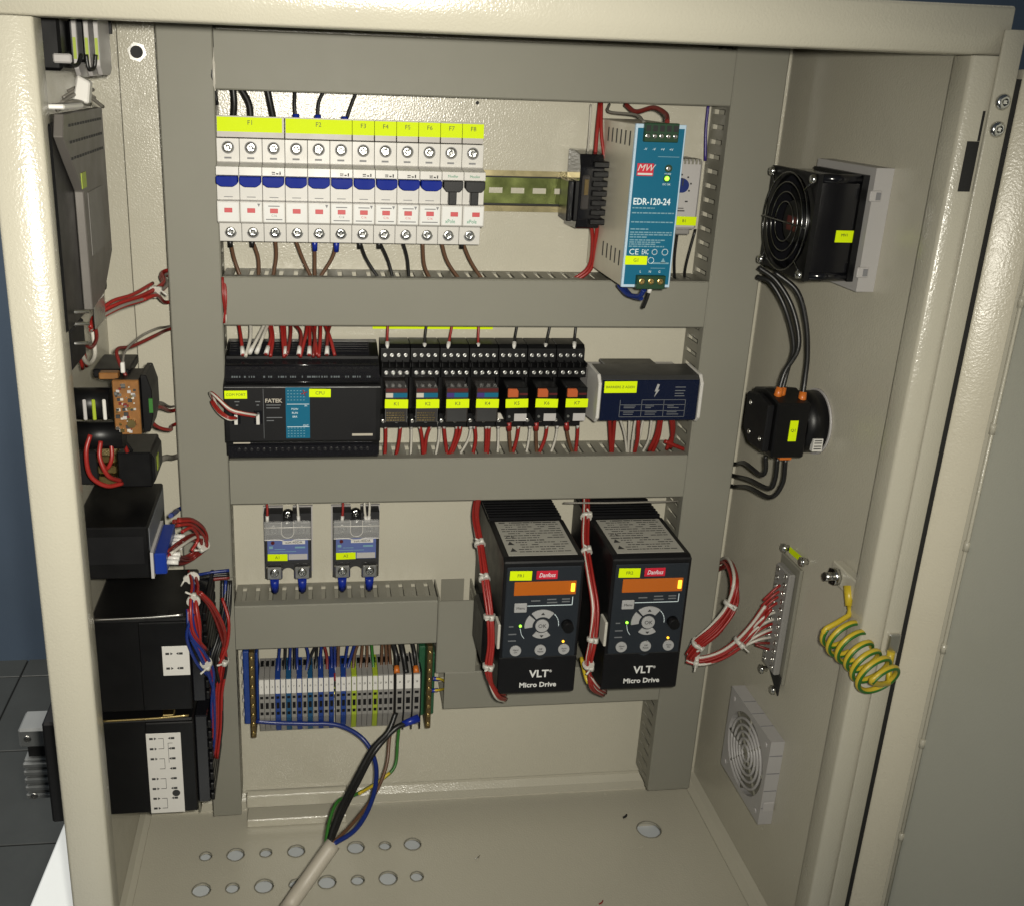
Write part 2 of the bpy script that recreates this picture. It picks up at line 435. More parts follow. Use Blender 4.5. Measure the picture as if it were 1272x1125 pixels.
# mounting plate
mp = MB().box(.0462, .6172, .0, .0022, -.0345, .7200, b=.0006).build('mounting_plate', 'cream_paint', cab)
nut = MB()
nut.cyl((.0619, -.0002, .6896), (.0619, -.004, .6896), .0078, n=6); nut.build('nut', 'steel', mp)
MB().cyl((.0619, -.003, .6896), (.0619, -.0075, .6896), .0048, n=14).build('stud', 'gap_dark', mp)
MB().cyl((.3411, 0, .6592), (.3411, -.0004, .6592), .0016, n=10).build('screw_hole', 'gap_dark', mp)
# bracket strip at the lower left of the plate
MB().box(.128, .232, -.0085, -.0006, -.0500, -.0348, b=.001).build('plate_bracket', 'cream_paint', cab)
MB().box(.128, .232, -.0150, .0255, -.0694, -.0600, b=.001).build('plate_bracket', 'cream_paint', cab)
# door: hinge strip, gap, folded edge, panel
door = MB()
dirx, diry = math.cos(math.radians(-92)), math.sin(math.radians(-92))   # along the panel, away from the hinge
nx, ny = diry, -dirx                                                     # towards the inside of the door
P1 = Vector((.6722, -.2775)); d2 = Vector((dirx, diry)); n2 = Vector((nx, ny))
pan = [P1, P1 + d2 * .585, P1 + d2 * .585 - n2 * .0015, P1 - n2 * .0015]
dr = MB().prism([tuple(p) for p in pan], 'z', -.06, .696).build('door', 'door_inner_lit', cab)
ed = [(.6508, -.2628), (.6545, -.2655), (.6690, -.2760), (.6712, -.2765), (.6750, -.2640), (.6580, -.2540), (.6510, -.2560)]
o = sm(MB().prism(ed, 'z', -.06, .696).build('folded_edge', 'door_rim_lit', dr))
MB().prism([(.6694, -.2766), (.6718, -.2778), (.6738, -.2800), (.6752, -.2790), (.6765, -.2650), (.6735, -.2650)], 'z', -.06, .6955).build('hem', 'cream_paint', dr)
b0 = P1 + n2 * .0012 + d2 * .0035
be = MB().tube([(b0.x, b0.y, -.06), (b0.x, b0.y, .696)], .0014, n=8)
for z in (.02, .11, .2, .285, .37, .46, .55, .64):
    be.cyl((b0.x, b0.y, z - .004), (b0.x, b0.y, z + .004), .0021, .0021, n=8)
be.build('weld_bead', 'cream_paint', dr)
o = sm(MB().prism([(.6322, -.2612), (.6322, -.2640), (.6462, -.2640), (.6462, -.2612)], 'z', -.09, .7190).build('hinge_strip', 'cream_paint', dr))
for z in (.6758, .6590):
    MB().screw((.6392, -.2642, z), (0, -1, 0), .0052, .0032).build('screw', 'screw_steel', dr)
MB().box(.6464, .6512, -.2622, -.2480, -.09, .690).build('gap_shade', 'gap_dark', dr)  # black strip set in the open gap to paint its shade

# ================================================================== WIRING DUCTS
DY = -.0460
def slotted(mb, ax, a0, a1, c0, c1, p=.0125, w=.0042):
    """slotted duct wall: runs a0..a1 along ax ('x' or 'z'), sheet between c0..c1 on the other axis"""
    def B(s, e, y0, y1):
        if ax == 'x': mb.box(s, e, y0, y1, c0, c1)
        else: mb.box(c0, c1, y0, y1, s, e)
    B(a0, a1, -.0060, -.0005); B(a0, a1, -.0400, -.0330)
    n = int((a1 - a0) / p); q = a0 + ((a1 - a0) - n * p) / 2
    B(a0, q + (p - w) / 2, -.0331, -.0059)
    for i in range(n):
        s = q + i * p + (p + w) / 2 if False else q + i * p + (p - w) / 2 + w
        B(s, min(a1, s + (p - w)), -.0331, -.0059)
def duct(ax, a0, a1, c0, c1, label, cover=None):
    t = thing('wiring_duct', label, 'cable duct', ((a0 + a1) / 2, 0, c0) if ax == 'x' else (c0, 0, a0), 'grey slotted wiring ducts')
    mb = MB(); mb.box(*((a0, a1, -.0016, -.0004, c0 + .0075, c1 - .0075) if ax == 'x' else (c0 + .0075, c1 - .0075, -.0016, -.0004, a0, a1))); mb.build('base', 'duct_wall', t)
    for s, e in ((c0 + .0001, c0 + .0016), (c1 - .0016, c1 - .0001)):
        m2 = MB(); slotted(m2, ax, a0, a1, s, e); m2.build('slotted_wall', 'duct_wall', t)
    ca, cb = cover or (a0, a1)
    if ax == 'x': pts = [(DY + .009, c0 - .0009), (DY + .001, c0 - .0009), (DY, c0 + .0002), (DY, c1 - .0002), (DY + .001, c1 + .0009), (DY + .009, c1 + .0009), (DY + .009, c1), (DY + .0016, c1 - .0005), (DY + .0016, c0 + .0005), (DY + .009, c0)]
    else: pts = [(c0 - .0009, DY + .009), (c0 - .0009, DY + .001), (c0 + .0002, DY), (c1 - .0002, DY), (c1 + .0009, DY + .001), (c1 + .0009, DY + .009), (c1, DY + .009), (c1 - .0005, DY + .0016), (c0 + .0005, DY + .0016), (c0, DY + .009)]
    MB().prism(pts, ax, ca, cb).build('cover', 'duct_grey', t)
    return t
duct('z', -.026, .7165, .0835, .1247, 'tall grey duct standing left of the circuit breakers and the PLC', cover=(.2395, .7165))
duct('z', -.024, .7165, .5486, .5925, 'tall grey duct standing right of the power supply and both drives')
duct('x', .1262, .5470, .6647, .7070, 'long horizontal grey duct along the top above the circuit breakers')
duct('x', .1262, .5470, .4760, .5158, 'long horizontal grey duct between the circuit breakers and the relays')
duct('x', .1262, .5470, .3123, .3527, 'long horizontal grey duct below the relays and above the drives')
duct('x', .1262, .3165, .1635, .2080, 'short horizontal grey duct between the solid state relays and the terminals')
duct('z', .1296, .2080, .3180, .3560, 'short upright grey duct piece left of the first drive')
duct('x', .3262, .5470, .0880, .1284, 'horizontal grey duct low behind the two drives')
MB().prism([(.0985, DY + .004), (.0985, DY), (.1258, DY), (.1258, DY + .004)], 'z', -.026, .2390).build('duct_cover', 'duct_grey')
tag(bpy.data.objects['duct_cover'], 'narrow grey duct cover at lower left beside the temperature controllers', 'duct cover')

# ================================================================== DIN RAILS
def rail(x0, x1, zc, label):
    t = thing('din_rail', label, 'rail', (x0, 0, zc), 'mounting rails')
    sl = []
    x = x0 + .010
    while x + .012 < x1:
        sl.append((x, x + .012, zc - .0024, zc + .0024)); x += .0195
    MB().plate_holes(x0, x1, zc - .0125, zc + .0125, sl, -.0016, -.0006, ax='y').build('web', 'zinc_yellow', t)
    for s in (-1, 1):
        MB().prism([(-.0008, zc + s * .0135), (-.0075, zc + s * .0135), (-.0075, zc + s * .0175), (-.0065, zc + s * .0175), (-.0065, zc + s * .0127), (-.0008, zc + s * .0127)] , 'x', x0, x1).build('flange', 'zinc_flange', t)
        MB().box(x0, x1, -.0021, -.0017, zc + s * .0118 - .0008, zc + s * .0118 + .0008).build('flange_shadow', 'gap_dark', t)  # dark strip painting the shadow along the flange edge
    return t
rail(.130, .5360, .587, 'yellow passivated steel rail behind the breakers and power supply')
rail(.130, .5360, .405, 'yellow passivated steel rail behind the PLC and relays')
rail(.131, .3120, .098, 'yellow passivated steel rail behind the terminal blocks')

# swarf and offcuts on the cabinet floor
dbm = [(.5290, -.0330, .0020, 'gap_dark', 'tiny black offcut lying near the large floor hole'), (.4700, -.1500, .0012, 'wire_red', 'tiny red wire offcut on the cabinet floor'), (.3600, -.0800, .0011, 'steel', 'tiny metal shaving on the cabinet floor')]
for x, y, r, m_, l_ in dbm:
    tag(MB().tube([(x, y, -.0685), (x + .003, y + .001, -.0680), (x + .005, y + .004, -.0686)], r * .6, n=6).build('offcut', m_), l_, 'offcut')

# ================================================================== CIRCUIT BREAKERS
Z1, BX, BP = .587, .1256, .0179
def pole_body(x0):
    x0 += .00015; x1 = x0 + BP - .0003
    prof = [(-.009, -.0405), (-.0490, -.0405), (-.0492, -.0253), (-.0640, -.0238), (-.0655, -.0225), (-.0655, -.0065), (-.0600, -.0060), (-.0600, .0130), (-.0655, .0135), (-.0645, .0200), (-.0505, .0218), (-.0490, .0225), (-.0490, .0405), (-.009, .0405)]
    return MB().prism([(y, Z1 + z) for y, z in prof], 'x', x0, x1, b=.00025)
def breaker(i0, n, kind, txt, label):
    t = thing('circuit_breaker', label, 'breaker', (BX + i0 * BP, -.0075, Z1), 'row of circuit breakers')
    for k in range(n):
        i = i0 + k; x0 = BX + i * BP; xc = x0 + BP / 2
        bd = pole_body(x0).build('pole_body', 'breaker_white', t)
        for z in (.0335, -.0330):
            MB().cyl((xc, -.0470, Z1 + z), (xc, -.0491, Z1 + z), .0050, n=16).build('screw_well', 'ink_grey', bd)
            MB().screw((xc, -.0492, Z1 + z), (0, -1, 0), .0043, .0009).build('terminal_screw', 'screw_steel', bd)
        hd = MB()
        if kind == 'blue':
            hd.prism([(x0 + .0006, Z1 + .0133), (x0 + BP - .0006, Z1 + .0133), (x0 + BP - .0006, Z1 + .0078), (x0 + BP - .0030, Z1 + .0060), (x0 + BP - .0045, Z1 + .0052), (x0 + .0045, Z1 + .0052), (x0 + .0030, Z1 + .0060), (x0 + .0006, Z1 + .0078)], 'y', -.0600, -.0725, b=.0006)
            hd.build('toggle', 'blue_handle', t)
        else:
            hd.prism([(x0 + .0009, Z1 + .0133), (x0 + BP - .0009, Z1 + .0133), (x0 + BP - .0009, Z1 + .0075), (x0 + BP - .0035, Z1 + .0045), (x0 + .0035, Z1 + .0045), (x0 + .0009, Z1 + .0075)], 'y', -.0602, -.0700, b=.0005)
            hd.box(xc - .0032, xc + .0032, -.0601, -.0680, Z1 - .0058, Z1 + .0050, b=.0005)
            hd.build('toggle', 'black_plastic', t)
        # lower window slot lines and face plate
        MB().box(xc - .0035, xc + .0035, -.0603, -.0600, Z1 - .0040, Z1 - .0034).build('slot_line', 'ink_grey', bd)
        fp = MB().box(x0 + .0012, x0 + BP - .0012, -.0659, -.0655, Z1 - .0222, Z1 - .0075).build('face_plate', 'breaker_label', t)
        zi = Z1 - .0135
        xi = xc + (.002 if kind == 'black' else 0)
        MB().box(xi - .0031, xi + .0031, -.0665, -.0659, zi - .0018, zi + .0018, b=.0002).build('indicator', 'red_mark', fp)
        if kind == 'blue' and (k == n - 1):
            pm = MB(); pm.box(xc - .0045, xc + .0045, -.06605, -.0659, zi + .0033, zi + .0041); pm.box(xc - .0065, xc + .0065, -.06605, -.0659, zi - .0072, zi - .0064)
            pm.build('printed_line', 'ink_grey', fp)
            text('C16', xc, -.0661, zi - .0039, .0026, 'red_mark' if n == 1 else 'ink_grey', fp)
            m2 = MB(); m2.box(xc + .0022, xc + .0040, -.0656, -.0650, Z1 + .0148, Z1 + .0158); m2.box(xc - .0012, xc + .0014, -.0656, -.0650, Z1 + .0160, Z1 + .0167); m2.box(xc - .0012, xc + .0014, -.0656, -.0650, Z1 + .0147, Z1 + .0153); m2.box(xc + .0048, xc + .0058, -.0656, -.0650, Z1 + .0145, Z1 + .0170)
            m2.build('printed_symbol', 'ink', bd)
        if kind == 'blue' and (k == n - 1 or (n == 3 and k == 1)) and not (n == 3 and k == 2):
            m2 = MB(); m2.prism([(xc + .0048, zi + .0055), (xc + .0072, zi + .0055), (xc + .0060, zi + .0028)], 'y', -.06605, -.0659); m2.build('printed_symbol', 'ink_grey', fp)
        if kind == 'black':
            text('xPole', xc - .0012, -.0661, zi - .0058, .0045, 'ink_green', fp, align='CENTER', sx=.8)
            text('Moeller', xc, -.0657, Z1 + .0165, .0030, 'ink_green', bd, sx=.9)
        pm = MB(); pm.box(xc - .0030, xc + .0026, -.0493, -.0490, Z1 + .0248, Z1 + .0262); pm.build('printed_line', 'ink_grey', bd)
        # wire entry shadow slot on top
        MB().box(xc - .004, xc + .004, -.040, -.030, Z1 + .0405, Z1 + .0409).build('wire_entry', 'gap_dark', bd)
    xa = BX + i0 * BP + .0004; xb = BX + (i0 + n) * BP - .0004
    ho = MB().prism([(-.012, Z1 + .0410), (-.0470, Z1 + .0412), (-.0445, Z1 + .0575), (-.0425, Z1 + .0575), (-.0440, Z1 + .0440), (-.012, Z1 + .0430)], 'x', xa, xb, b=.0002).build('tag_holder', 'holder_grey', t)
    yt = MB().prism([(-.0464, Z1 + .0455), (-.0468, Z1 + .0455), (-.0452, Z1 + .0566), (-.0447, Z1 + .0566)], 'x', xa + (.0004 if n == 3 else -.0002), xb - (.0016 if i0 == 0 else -.0002)).build('marker_tag', 'tag_yellow', t)
    text(txt, (xa + xb) / 2, -.0470, Z1 + .0525, .0050, 'ink_olive', yt)
breaker(0, 3, 'blue', 'F1', 'blue-toggle triple breaker tagged F1 at the left end of the row')
breaker(3, 3, 'blue', 'F2', 'blue-toggle triple breaker tagged F2, second from the left')
for k in range(4):
    breaker(6 + k, 1, 'blue', 'F%d' % (3 + k), 'single white breaker with blue toggle tagged F%d' % (3 + k))
breaker(10, 1, 'black', 'F7', 'single white breaker with black toggle tagged F7')
breaker(11, 1, 'black', 'F8', 'single white breaker with black toggle tagged F8 at right end')

# wires above the breakers
UPW = [[(0.1386, -0.0300, 0.6684), (0.1395, -0.0320, 0.6526), (0.1380, -0.0360, 0.6385)], [(0.1424, -0.0300, 0.6685), (0.1510, -0.0330, 0.6542), (0.1526, -0.0360, 0.6390)], [(0.1652, -0.0300, 0.6681), (0.1681, -0.0320, 0.6535), (0.1711, -0.0360, 0.6389)],
       [(0.1881, -0.0300, 0.6682), (0.1873, -0.0340, 0.6541), (0.1884, -0.0360, 0.6400)], [(0.2125, -0.0300, 0.6678), (0.2066, -0.0330, 0.6559), (0.2058, -0.0360, 0.6399)], [(0.2377, -0.0300, 0.6674), (0.2325, -0.0330, 0.6542), (0.2272, -0.0360, 0.6392)]]
for i, p in enumerate(UPW):
    w = wire(p, .0026 if i < 3 else .0014, 'wire_black', '%s black wire from the left rising above the circuit breakers' % ORD[i], 'wires above the breakers')
    if i > 2:
        e = Vector(p[-1]); MB().cyl(e + Vector((0, 0, -.001)), e + Vector((0, -.0005, .007)), .0030, .0026, n=10).build('ferrule', 'sleeve_blue', w)
DN = [('brown', [(0.1330, -0.0360, 0.5456), (0.1353, -0.0300, 0.5286), (0.1414, -0.0300, 0.5095)]), ('brown', [(0.1508, -0.0360, 0.5459), (0.1554, -0.0320, 0.5292), (0.1549, -0.0300, 0.5097)]), ('brown', [(0.1700, -0.0360, 0.5462), (0.1702, -0.0320, 0.5307), (0.1664, -0.0300, 0.5098)]),
      ('brown', [(0.1866, -0.0360, 0.5464), (0.1924, -0.0320, 0.5297), (0.2010, -0.0300, 0.5102)]), ('brown', [(0.2026, -0.0360, 0.5467), (0.2025, -0.0320, 0.5298), (0.2024, -0.0300, 0.5102)]), ('brown', [(0.2207, -0.0360, 0.5463), (0.2174, -0.0320, 0.5314), (0.2044, -0.0300, 0.5102)]),
      ('black', [(0.2403, -0.0360, 0.5459), (0.2462, -0.0300, 0.5300), (0.2589, -0.0300, 0.5107)]), ('black', [(0.2566, -0.0360, 0.5462), (0.2648, -0.0300, 0.5289), (0.2700, -0.0300, 0.5109)]), ('black', [(0.2764, -0.0360, 0.5465), (0.2812, -0.0320, 0.5308), (0.2833, -0.0300, 0.5110)]),
      ('brown', [(0.2935, -0.0360, 0.5467), (0.2960, -0.0320, 0.5255), (0.3029, -0.0300, 0.5112)]), ('brown', [(0.3094, -0.0360, 0.5470), (0.3161, -0.0320, 0.5285), (0.3298, -0.0300, 0.5101)]), ('brown', [(0.3274, -0.0360, 0.5472), (0.3365, -0.0320, 0.5288), (0.3497, -0.0300, 0.5103)])]
for i, (c, p) in enumerate(DN):
    w = wire(p, .0016 if c == 'brown' else .0014, 'wire_' + c, '%s wire from the left below the breakers, %s' % (ORD[i], c), 'wires below the breakers')
    if i in (4, 5):
        e = Vector(p[0]); MB().cyl(e, e + Vector((0, 0.002, -.0095)), .0026, .0022, n=10).build('ferrule', 'sleeve_blue', w)
    if i in (0, 1, 6, 7, 11):
        e = Vector(p[0]); MB().cyl(e, e + Vector((0, 0.001, -.006)), .0022, .0020, n=10).build('ferrule', 'wire_black', w)

# ================================================================== BLACK TERMINAL STACK LEFT OF THE POWER SUPPLY
t = thing('auxiliary_relay', 'black ribbed relay base on the rail left of the blue power supply', 'relay', (.4265, -.0075, .566))
bx0, bx1 = .4215, .4420
MB().prism([(-.009, .560), (-.050, .562), (-.0535, .570), (-.0535, .612), (-.048, .6225), (-.030, .6245), (-.009, .6245)], 'x', bx0, bx1, b=.0008).build('body', 'black_gloss', t)
for k in range(7):
    MB().box(bx0 + .0105, bx1 + .0035, -.0560, -.0100, .5655 + k * .0078, .5655 + k * .0078 + .0050, b=.0008).build('rib', 'black_plastic', t)
MB().box(bx0 + .0020, bx0 + .0090, -.0555, -.0533, .578, .606, b=.0012).build('window', 'relay_window', t)
MB().box(bx0 + .0036, bx0 + .0074, -.0563, -.0556, .590, .603, b=.0008).build('lever', 'bus_olive', t)
MB().box(bx0 - .0055, bx0 - .0003, -.0380, -.0090, .566, .600, b=.0008).build('end_clamp', 'black_plastic', t)
wire([(0.4425, -0.0200, 0.6629), (0.4394, -0.0300, 0.6424), (0.4373, -0.0380, 0.6180)], .0017, 'wire_red', 'left red wire rising from the black ribbed relay base to the top duct', 'red wires of the relay base')
wire([(0.4433, -0.0220, 0.6630), (0.4426, -0.0320, 0.6393), (0.4456, -0.0380, 0.6182)], .0016, 'wire_red', 'right red wire rising from the black ribbed relay base to the top duct', 'red wires of the relay base')
wire([(0.4362, -0.0420, 0.5690), (0.4422, -0.0340, 0.5487), (0.4421, -0.0280, 0.5251), (0.4275, -0.0240, 0.5113)], .0018, 'wire_red', 'left red wire hanging below the black ribbed relay base', 'red wires of the relay base')
wire([(0.4427, -0.0440, 0.5693), (0.4441, -0.0360, 0.5455), (0.4439, -0.0300, 0.5241), (0.4299, -0.0260, 0.5110)], .0018, 'wire_red', 'right red wire hanging below the black ribbed relay base', 'red wires of the relay base')
wire([(0.4371, -0.0120, 0.6612), (0.4355, -0.0200, 0.6385), (0.4312, -0.0360, 0.6216)], .0009, 'wire_white', 'thin pale wire rising beside the red wires of the relay base', None)

# ================================================================== POWER SUPPLY
EX, EZ, EY = .4447, .6506, -.119
t = thing('power_supply', 'slim power supply with teal front reading EDR-120-24', 'power supply', (EX, -.0075, EZ - .1252))
sh = MB().box(EX + .0003, EX + .0397, EY + .003, -.010, EZ - .1249, EZ - .0003, b=.0006).build('casing', 'casing_steel', t)
for k in range(6): MB().box(EX - .00005, EX + .0003, EY + .012 + k * .012, EY + .014 + k * .012, EZ - .017, EZ - .006).build('vent_slot', 'gap_dark', sh)
for k in range(5): MB().box(EX - .00005, EX + .0003, EY + .012 + k * .012, EY + .014 + k * .012, EZ - .110, EZ - .098).build('vent_slot', 'gap_dark', sh)
fr = MB().box(EX, EX + .040, EY, EY + .0031, EZ - .1252, EZ, b=.0004).build('front_rim', 'pale_blue', t)
fp = MB().box(EX + .0018, EX + .0385, EY - .0005, EY, EZ - .1228, EZ - .0030).build('front_label', 'teal', t)
yy = EY - .0006
tbk = MB().box(EX + .0060, EX + .0330, EY - .0040, EY + .002, EZ - .0130, EZ + .0010, b=.0005).build('terminal_block', 'dark_green', t)
for k in range(5):
    MB().screw((EX + .0088 + k * .0054, EY - .0041, EZ - .0085), (0, -1, 0), .0019, .0006).build('screw', 'screw_steel', tbk)
    MB().box(EX + .0070 + k * .0054, EX + .0106 + k * .0054, EY - .0041, EY - .0038, EZ - .0052, EZ - .0008).build('wire_hole', 'gap_dark', tbk)
tbk = MB().box(EX + .0110, EX + .0345, EY - .0050, EY + .002, EZ - .1258, EZ - .1150, b=.0005).build('terminal_block', 'dark_green', t)
for k in range(3):
    MB().screw((EX + .0150 + k * .0076, EY - .0051, EZ - .1195), (0, -1, 0), .0027, .0007).build('screw', 'brass', tbk)
for k, ch in enumerate('V V -V +V'.split() and ['-V', '-V', '+V', '+V']):
    text(ch, EX + .0090 + k * .0068, yy, EZ - .0185, .0026, 'print_white', fp)
lg = MB().box(EX + .0038, EX + .0170, EY - .0009, EY - .0004, EZ - .0385, EZ - .0290, b=.0003).build('logo_plate', 'logo_red', fp)
text('MW', EX + .0102, EY - .0010, EZ - .0325, .0072, 'white_plastic', lg, shear=.35, sx=1.0)
MB().box(EX + .0045, EX + .0162, EY - .00105, EY - .0009, EZ - .0377, EZ - .0362).build('logo_bar', 'white_plastic', lg)
MB().cyl((EX + .0288, EY - .0005, EZ - .0325), (EX + .0288, EY - .0009, EZ - .0325), .0030, n=16).build('adjuster', 'dark_green', t)
MB().screw((EX + .0288, EY - .0009, EZ - .0325), (0, -1, 0), .0019, .0006).build('adjuster_screw', 'steel', t)
MB().cyl((EX + .0284, EY - .0004, EZ - .0400), (EX + .0284, EY - .0006, EZ - .0400), .0030, n=16).build('lamp_ring', 'dark_green', t)
MB().cyl((EX + .0284, EY - .0006, EZ - .0400), (EX + .0284, EY - .0016, EZ - .0400), .0019, .0014, n=14).build('lamp', 'led_green', t)
text('+V ADJ', EX + .0285, yy, EZ - .0365, .0017, 'print_white', fp)
text('DC OK', EX + .0285, yy, EZ - .0445, .0020, 'print_white', fp)
MB().box(EX + .0195, EX + .0365, yy - .0001, yy + .0001, EZ - .0240, EZ - .0236).build('printed_line', 'print_dim', fp)
text('EDR-120-24', EX + .0030, yy, EZ - .0580, .0070, 'print_white', fp, align='LEFT', sx=.86, bold=.00014)
pl_ = MB()
rn = random.Random(3)
for k, (z, w) in enumerate(((.0627, .018), (.0665, .034), (.0735, .034), (.0790, .015), (.0815, .034), (.0833, .033), (.0852, .012), (.0875, .026), (.0892, .022), (.0908, .020), (.0925, .028), (.1060, .0), (.1100, .0))):
    x = EX + .0030
    while x < EX + .0030 + w:
        l = .001 + rn.random() * .003
        pl_.box(x, min(x + l, EX + .037), yy - .0001, yy + .0001, EZ - z - .00045, EZ - z + .00045); x += l + .0006
pl_.box(EX + .0225, EX + .0370, yy - .0001, yy + .0001, EZ - .1062, EZ - .1050); pl_.box(EX + .0225, EX + .0345, yy - .0001, yy + .0001, EZ - .1098, EZ - .1094)
pl_.build('printed_lines', 'print_dim', fp)
text('CE', EX + .0075, yy, EZ - .0970, .0064, 'print_white', fp, sx=1.05)
text('EAC', EX + .0168, yy, EZ - .0970, .0056, 'print_white', fp, sx=.55)
for cx, cz, r in ((.0245, .0968, .0021), (.0330, .0968, .0024), (.0222, .1035, .0024)):
    mb = MB()
    for k in range(12):
        a, b = k * math.pi / 6, (k + .8) * math.pi / 6
        mb.tube([(EX + cx + r * math.cos(a), yy, EZ - cz + r * math.sin(a)), (EX + cx + r * math.cos(b), yy, EZ - cz + r * math.sin(b))], .00035, n=4)
    mb.build('printed_mark', 'print_white', fp)
MB().prism([(EX + .0300, EZ - .1055), (EX + .0345, EZ - .1055), (EX + .0322, EZ - .1015)], 'y', yy - .0001, yy + .0001).build('printed_mark', 'print_dim', fp)
for k, ch in enumerate(('L', 'N', 'G')):
    text(ch, EX + .0145 + k * .0078, yy, EZ - .1125, .0026, 'print_white', fp)
yellow_tag(t, EX + .0010, EX + .0190, EZ - .1070, EZ - .1000, EY - .0006, 'G1', .0032)
bw = thing('wire_pair', 'blue and brown wires looping under the teal power supply', 'wires', (EX, EY, EZ - .13))
MB().tube([(0.4529, -0.0850, 0.5207), (0.4578, -0.0980, 0.5153), (0.4628, -0.1120, 0.5169), (0.4643, -0.1180, 0.5234)], .0021, n=8).build('wire', 'wire_blue', bw)
MB().tube([(0.4574, -0.0820, 0.5195), (0.4613, -0.0980, 0.5140), (0.4650, -0.1120, 0.5149)], .0018, n=8).build('wire', 'wire_blue', bw)
w = wire([(0.4689, -0.1180, 0.5234), (0.4678, -0.1160, 0.5151), (0.4671, -0.1120, 0.5077)], .0016, 'wire_black', 'short black wire stub dangling under the teal power supply')
MB().cyl((0.4694, -0.1180, 0.5254), (0.4685, -0.1180, 0.5208), .0019, n=8).build('ferrule', 'white_plastic', w)
w = wire([(0.4590, -0.0400, 0.6626), (0.4638, -0.0550, 0.6576), (0.4717, -0.0750, 0.6616), (0.4754, -0.0950, 0.6575), (0.4721, -0.1100, 0.6520)], .0019, 'wire_darkred', 'dark red wire arching over the top of the teal power supply')
wire([(0.4481, -0.0300, 0.6620), (0.4443, -0.0450, 0.6566), (0.4577, -0.0750, 0.6556), (0.4568, -0.1000, 0.6511)], .0011, 'wire_grey', 'thin grey wire bending over the top of the teal power supply')
wire([(0.5381, -0.0200, 0.6645), (0.5376, -0.0220, 0.6448), (0.5395, -0.0240, 0.6181)], .0013, 'wire_violet', 'blue wire dropping to the small thermostat behind the power supply')

# ================================================================== THERMOSTAT
t = thing('thermostat', 'small light grey thermostat with blue dial half hidden by the power supply', 'thermostat', (.512, -.0075, .56))
MB().box(.4965, .5290, -.047, -.009, .562, .6205, b=.0018).build('body', 'light_grey', t)
gv = MB()
for k in range(9): gv.box(.4990 + k * .0033, .5008 + k * .0033, -.0474, -.0300, .6165, .6208)
gv.build('vent_rib', 'duct_wall', t)
dl = MB().cyl((.5115, -.0470, .5990), (.5115, -.0510, .5990), .0062, .0058, n=20).build('dial', 'wire_blue', t)
MB().box(.5110, .5120, -.0514, -.0509, .5990, .6048).build('pointer', 'ink', dl)
for a in range(0, 360, 40):
    pass
mk = MB()
for a in range(-120, 121, 40):
    x = .5115 + .0088 * math.sin(math.radians(a)); z = .5990 + .0088 * math.cos(math.radians(a)); mk.box(x - .0007, x + .0007, -.0473, -.0469, z - .0007, z + .0007)
mk.box(.5060, .5160, -.0473, -.0469, .5795, .5802); mk.box(.5050, .5170, -.0473, -.0469, .5772, .5782); mk.box(.5165, .5190, -.0473, -.0469, .5850, .5862)
mk.build('printed_mark', 'ink', t)
MB().box(.5120, .5250, -.0440, -.0100, .5570, .5622, b=.001).build('foot', 'terminal_grey', t)
yellow_tag(t, .5070, .5285, .5655, .5730, -.0471, 'B1', .003)
wire([(0.5194, -0.0300, 0.5598), (0.5207, -0.0260, 0.5344), (0.5252, -0.0200, 0.5130)], .0012, 'wire_black', 'left thin black wire dropping from the small thermostat', 'thermostat wires')
wire([(0.5355, -0.0300, 0.5600), (0.5320, -0.0260, 0.5273), (0.5345, -0.0200, 0.5117)], .0012, 'wire_black', 'right thin black wire dropping from the small thermostat', 'thermostat wires')

# ================================================================== PLC
PX, PZ = .1268, .3639
t = thing('programmable_controller', 'wide black PLC with teal display strip left of the relays', 'PLC', (PX, -.0075, PZ))
prof = [(-.008, 0), (-.060, 0), (-.070, .004), (-.0705, .016), (-.0790, .0185), (-.0800, .0200), (-.0800, .0670), (-.0785, .0690), (-.0690, .0720), (-.0470, .0730), (-.0460, .0850), (-.0200, .0905), (-.008, .0905)]
MB().prism([(y, PZ + z) for y, z in prof], 'x', PX, PX + .130, b=.0004).build('housing', 'black_plastic', t)
fp = MB().box(PX + .004, PX + .126, -.0806, -.0800, PZ + .0205, PZ + .0665).build('front_panel', 'black_matte', t)
# terminal cover strips (glossy, half clear)
cv = MB().prism([(-.0700, PZ + .0722), (-.0775, PZ + .0700), (-.0785, PZ + .0720), (-.0690, PZ + .0828), (-.0560, PZ + .0850), (-.0560, PZ + .0838), (-.0680, PZ + .0818)], 'x', PX + .001, PX + .129).build('terminal_cover', 'smoked_clear', t)
MB().tube([(PX + .0015, -.0692, PZ + .0832), (PX + .1285, -.0692, PZ + .0832)], .0009, n=10).build('cover_rim', 'black_gloss', t)
MB().tube([(PX + .0015, -.0786, PZ + .0712), (PX + .1285, -.0786, PZ + .0712)], .0007, n=8).build('cover_rim', 'black_gloss', t)
cv2 = MB().prism([(-.0602, PZ + .0005), (-.0740, PZ + .0030), (-.0752, PZ + .0140), (-.0742, PZ + .0142), (-.0728, PZ + .0040), (-.0602, PZ + .0015)], 'x', PX + .002, PX + .129).build('terminal_cover', 'smoked_clear', t)
tr = MB().box(PX + .006, PX + .124, -.0660, -.0480, PZ + .0731, PZ + .0765).build('terminal_row', 'black_gloss', t)
for k in range(22):
    MB().screw((PX + .0105 + k * .0052, -.0570, PZ + .0766), (0, -.5, 1), .0020, .0009).build('screw', 'screw_steel', tr)
tr = MB().box(PX + .006, PX + .124, -.0720, -.0640, PZ + .0040, PZ + .0150).build('terminal_row', 'black_gloss', t)
for k in range(22):
    MB().screw((PX + .0105 + k * .0052, -.0721, PZ + .0095), (0, -1, 0), .0018, .0006).build('screw', 'steel', tr)
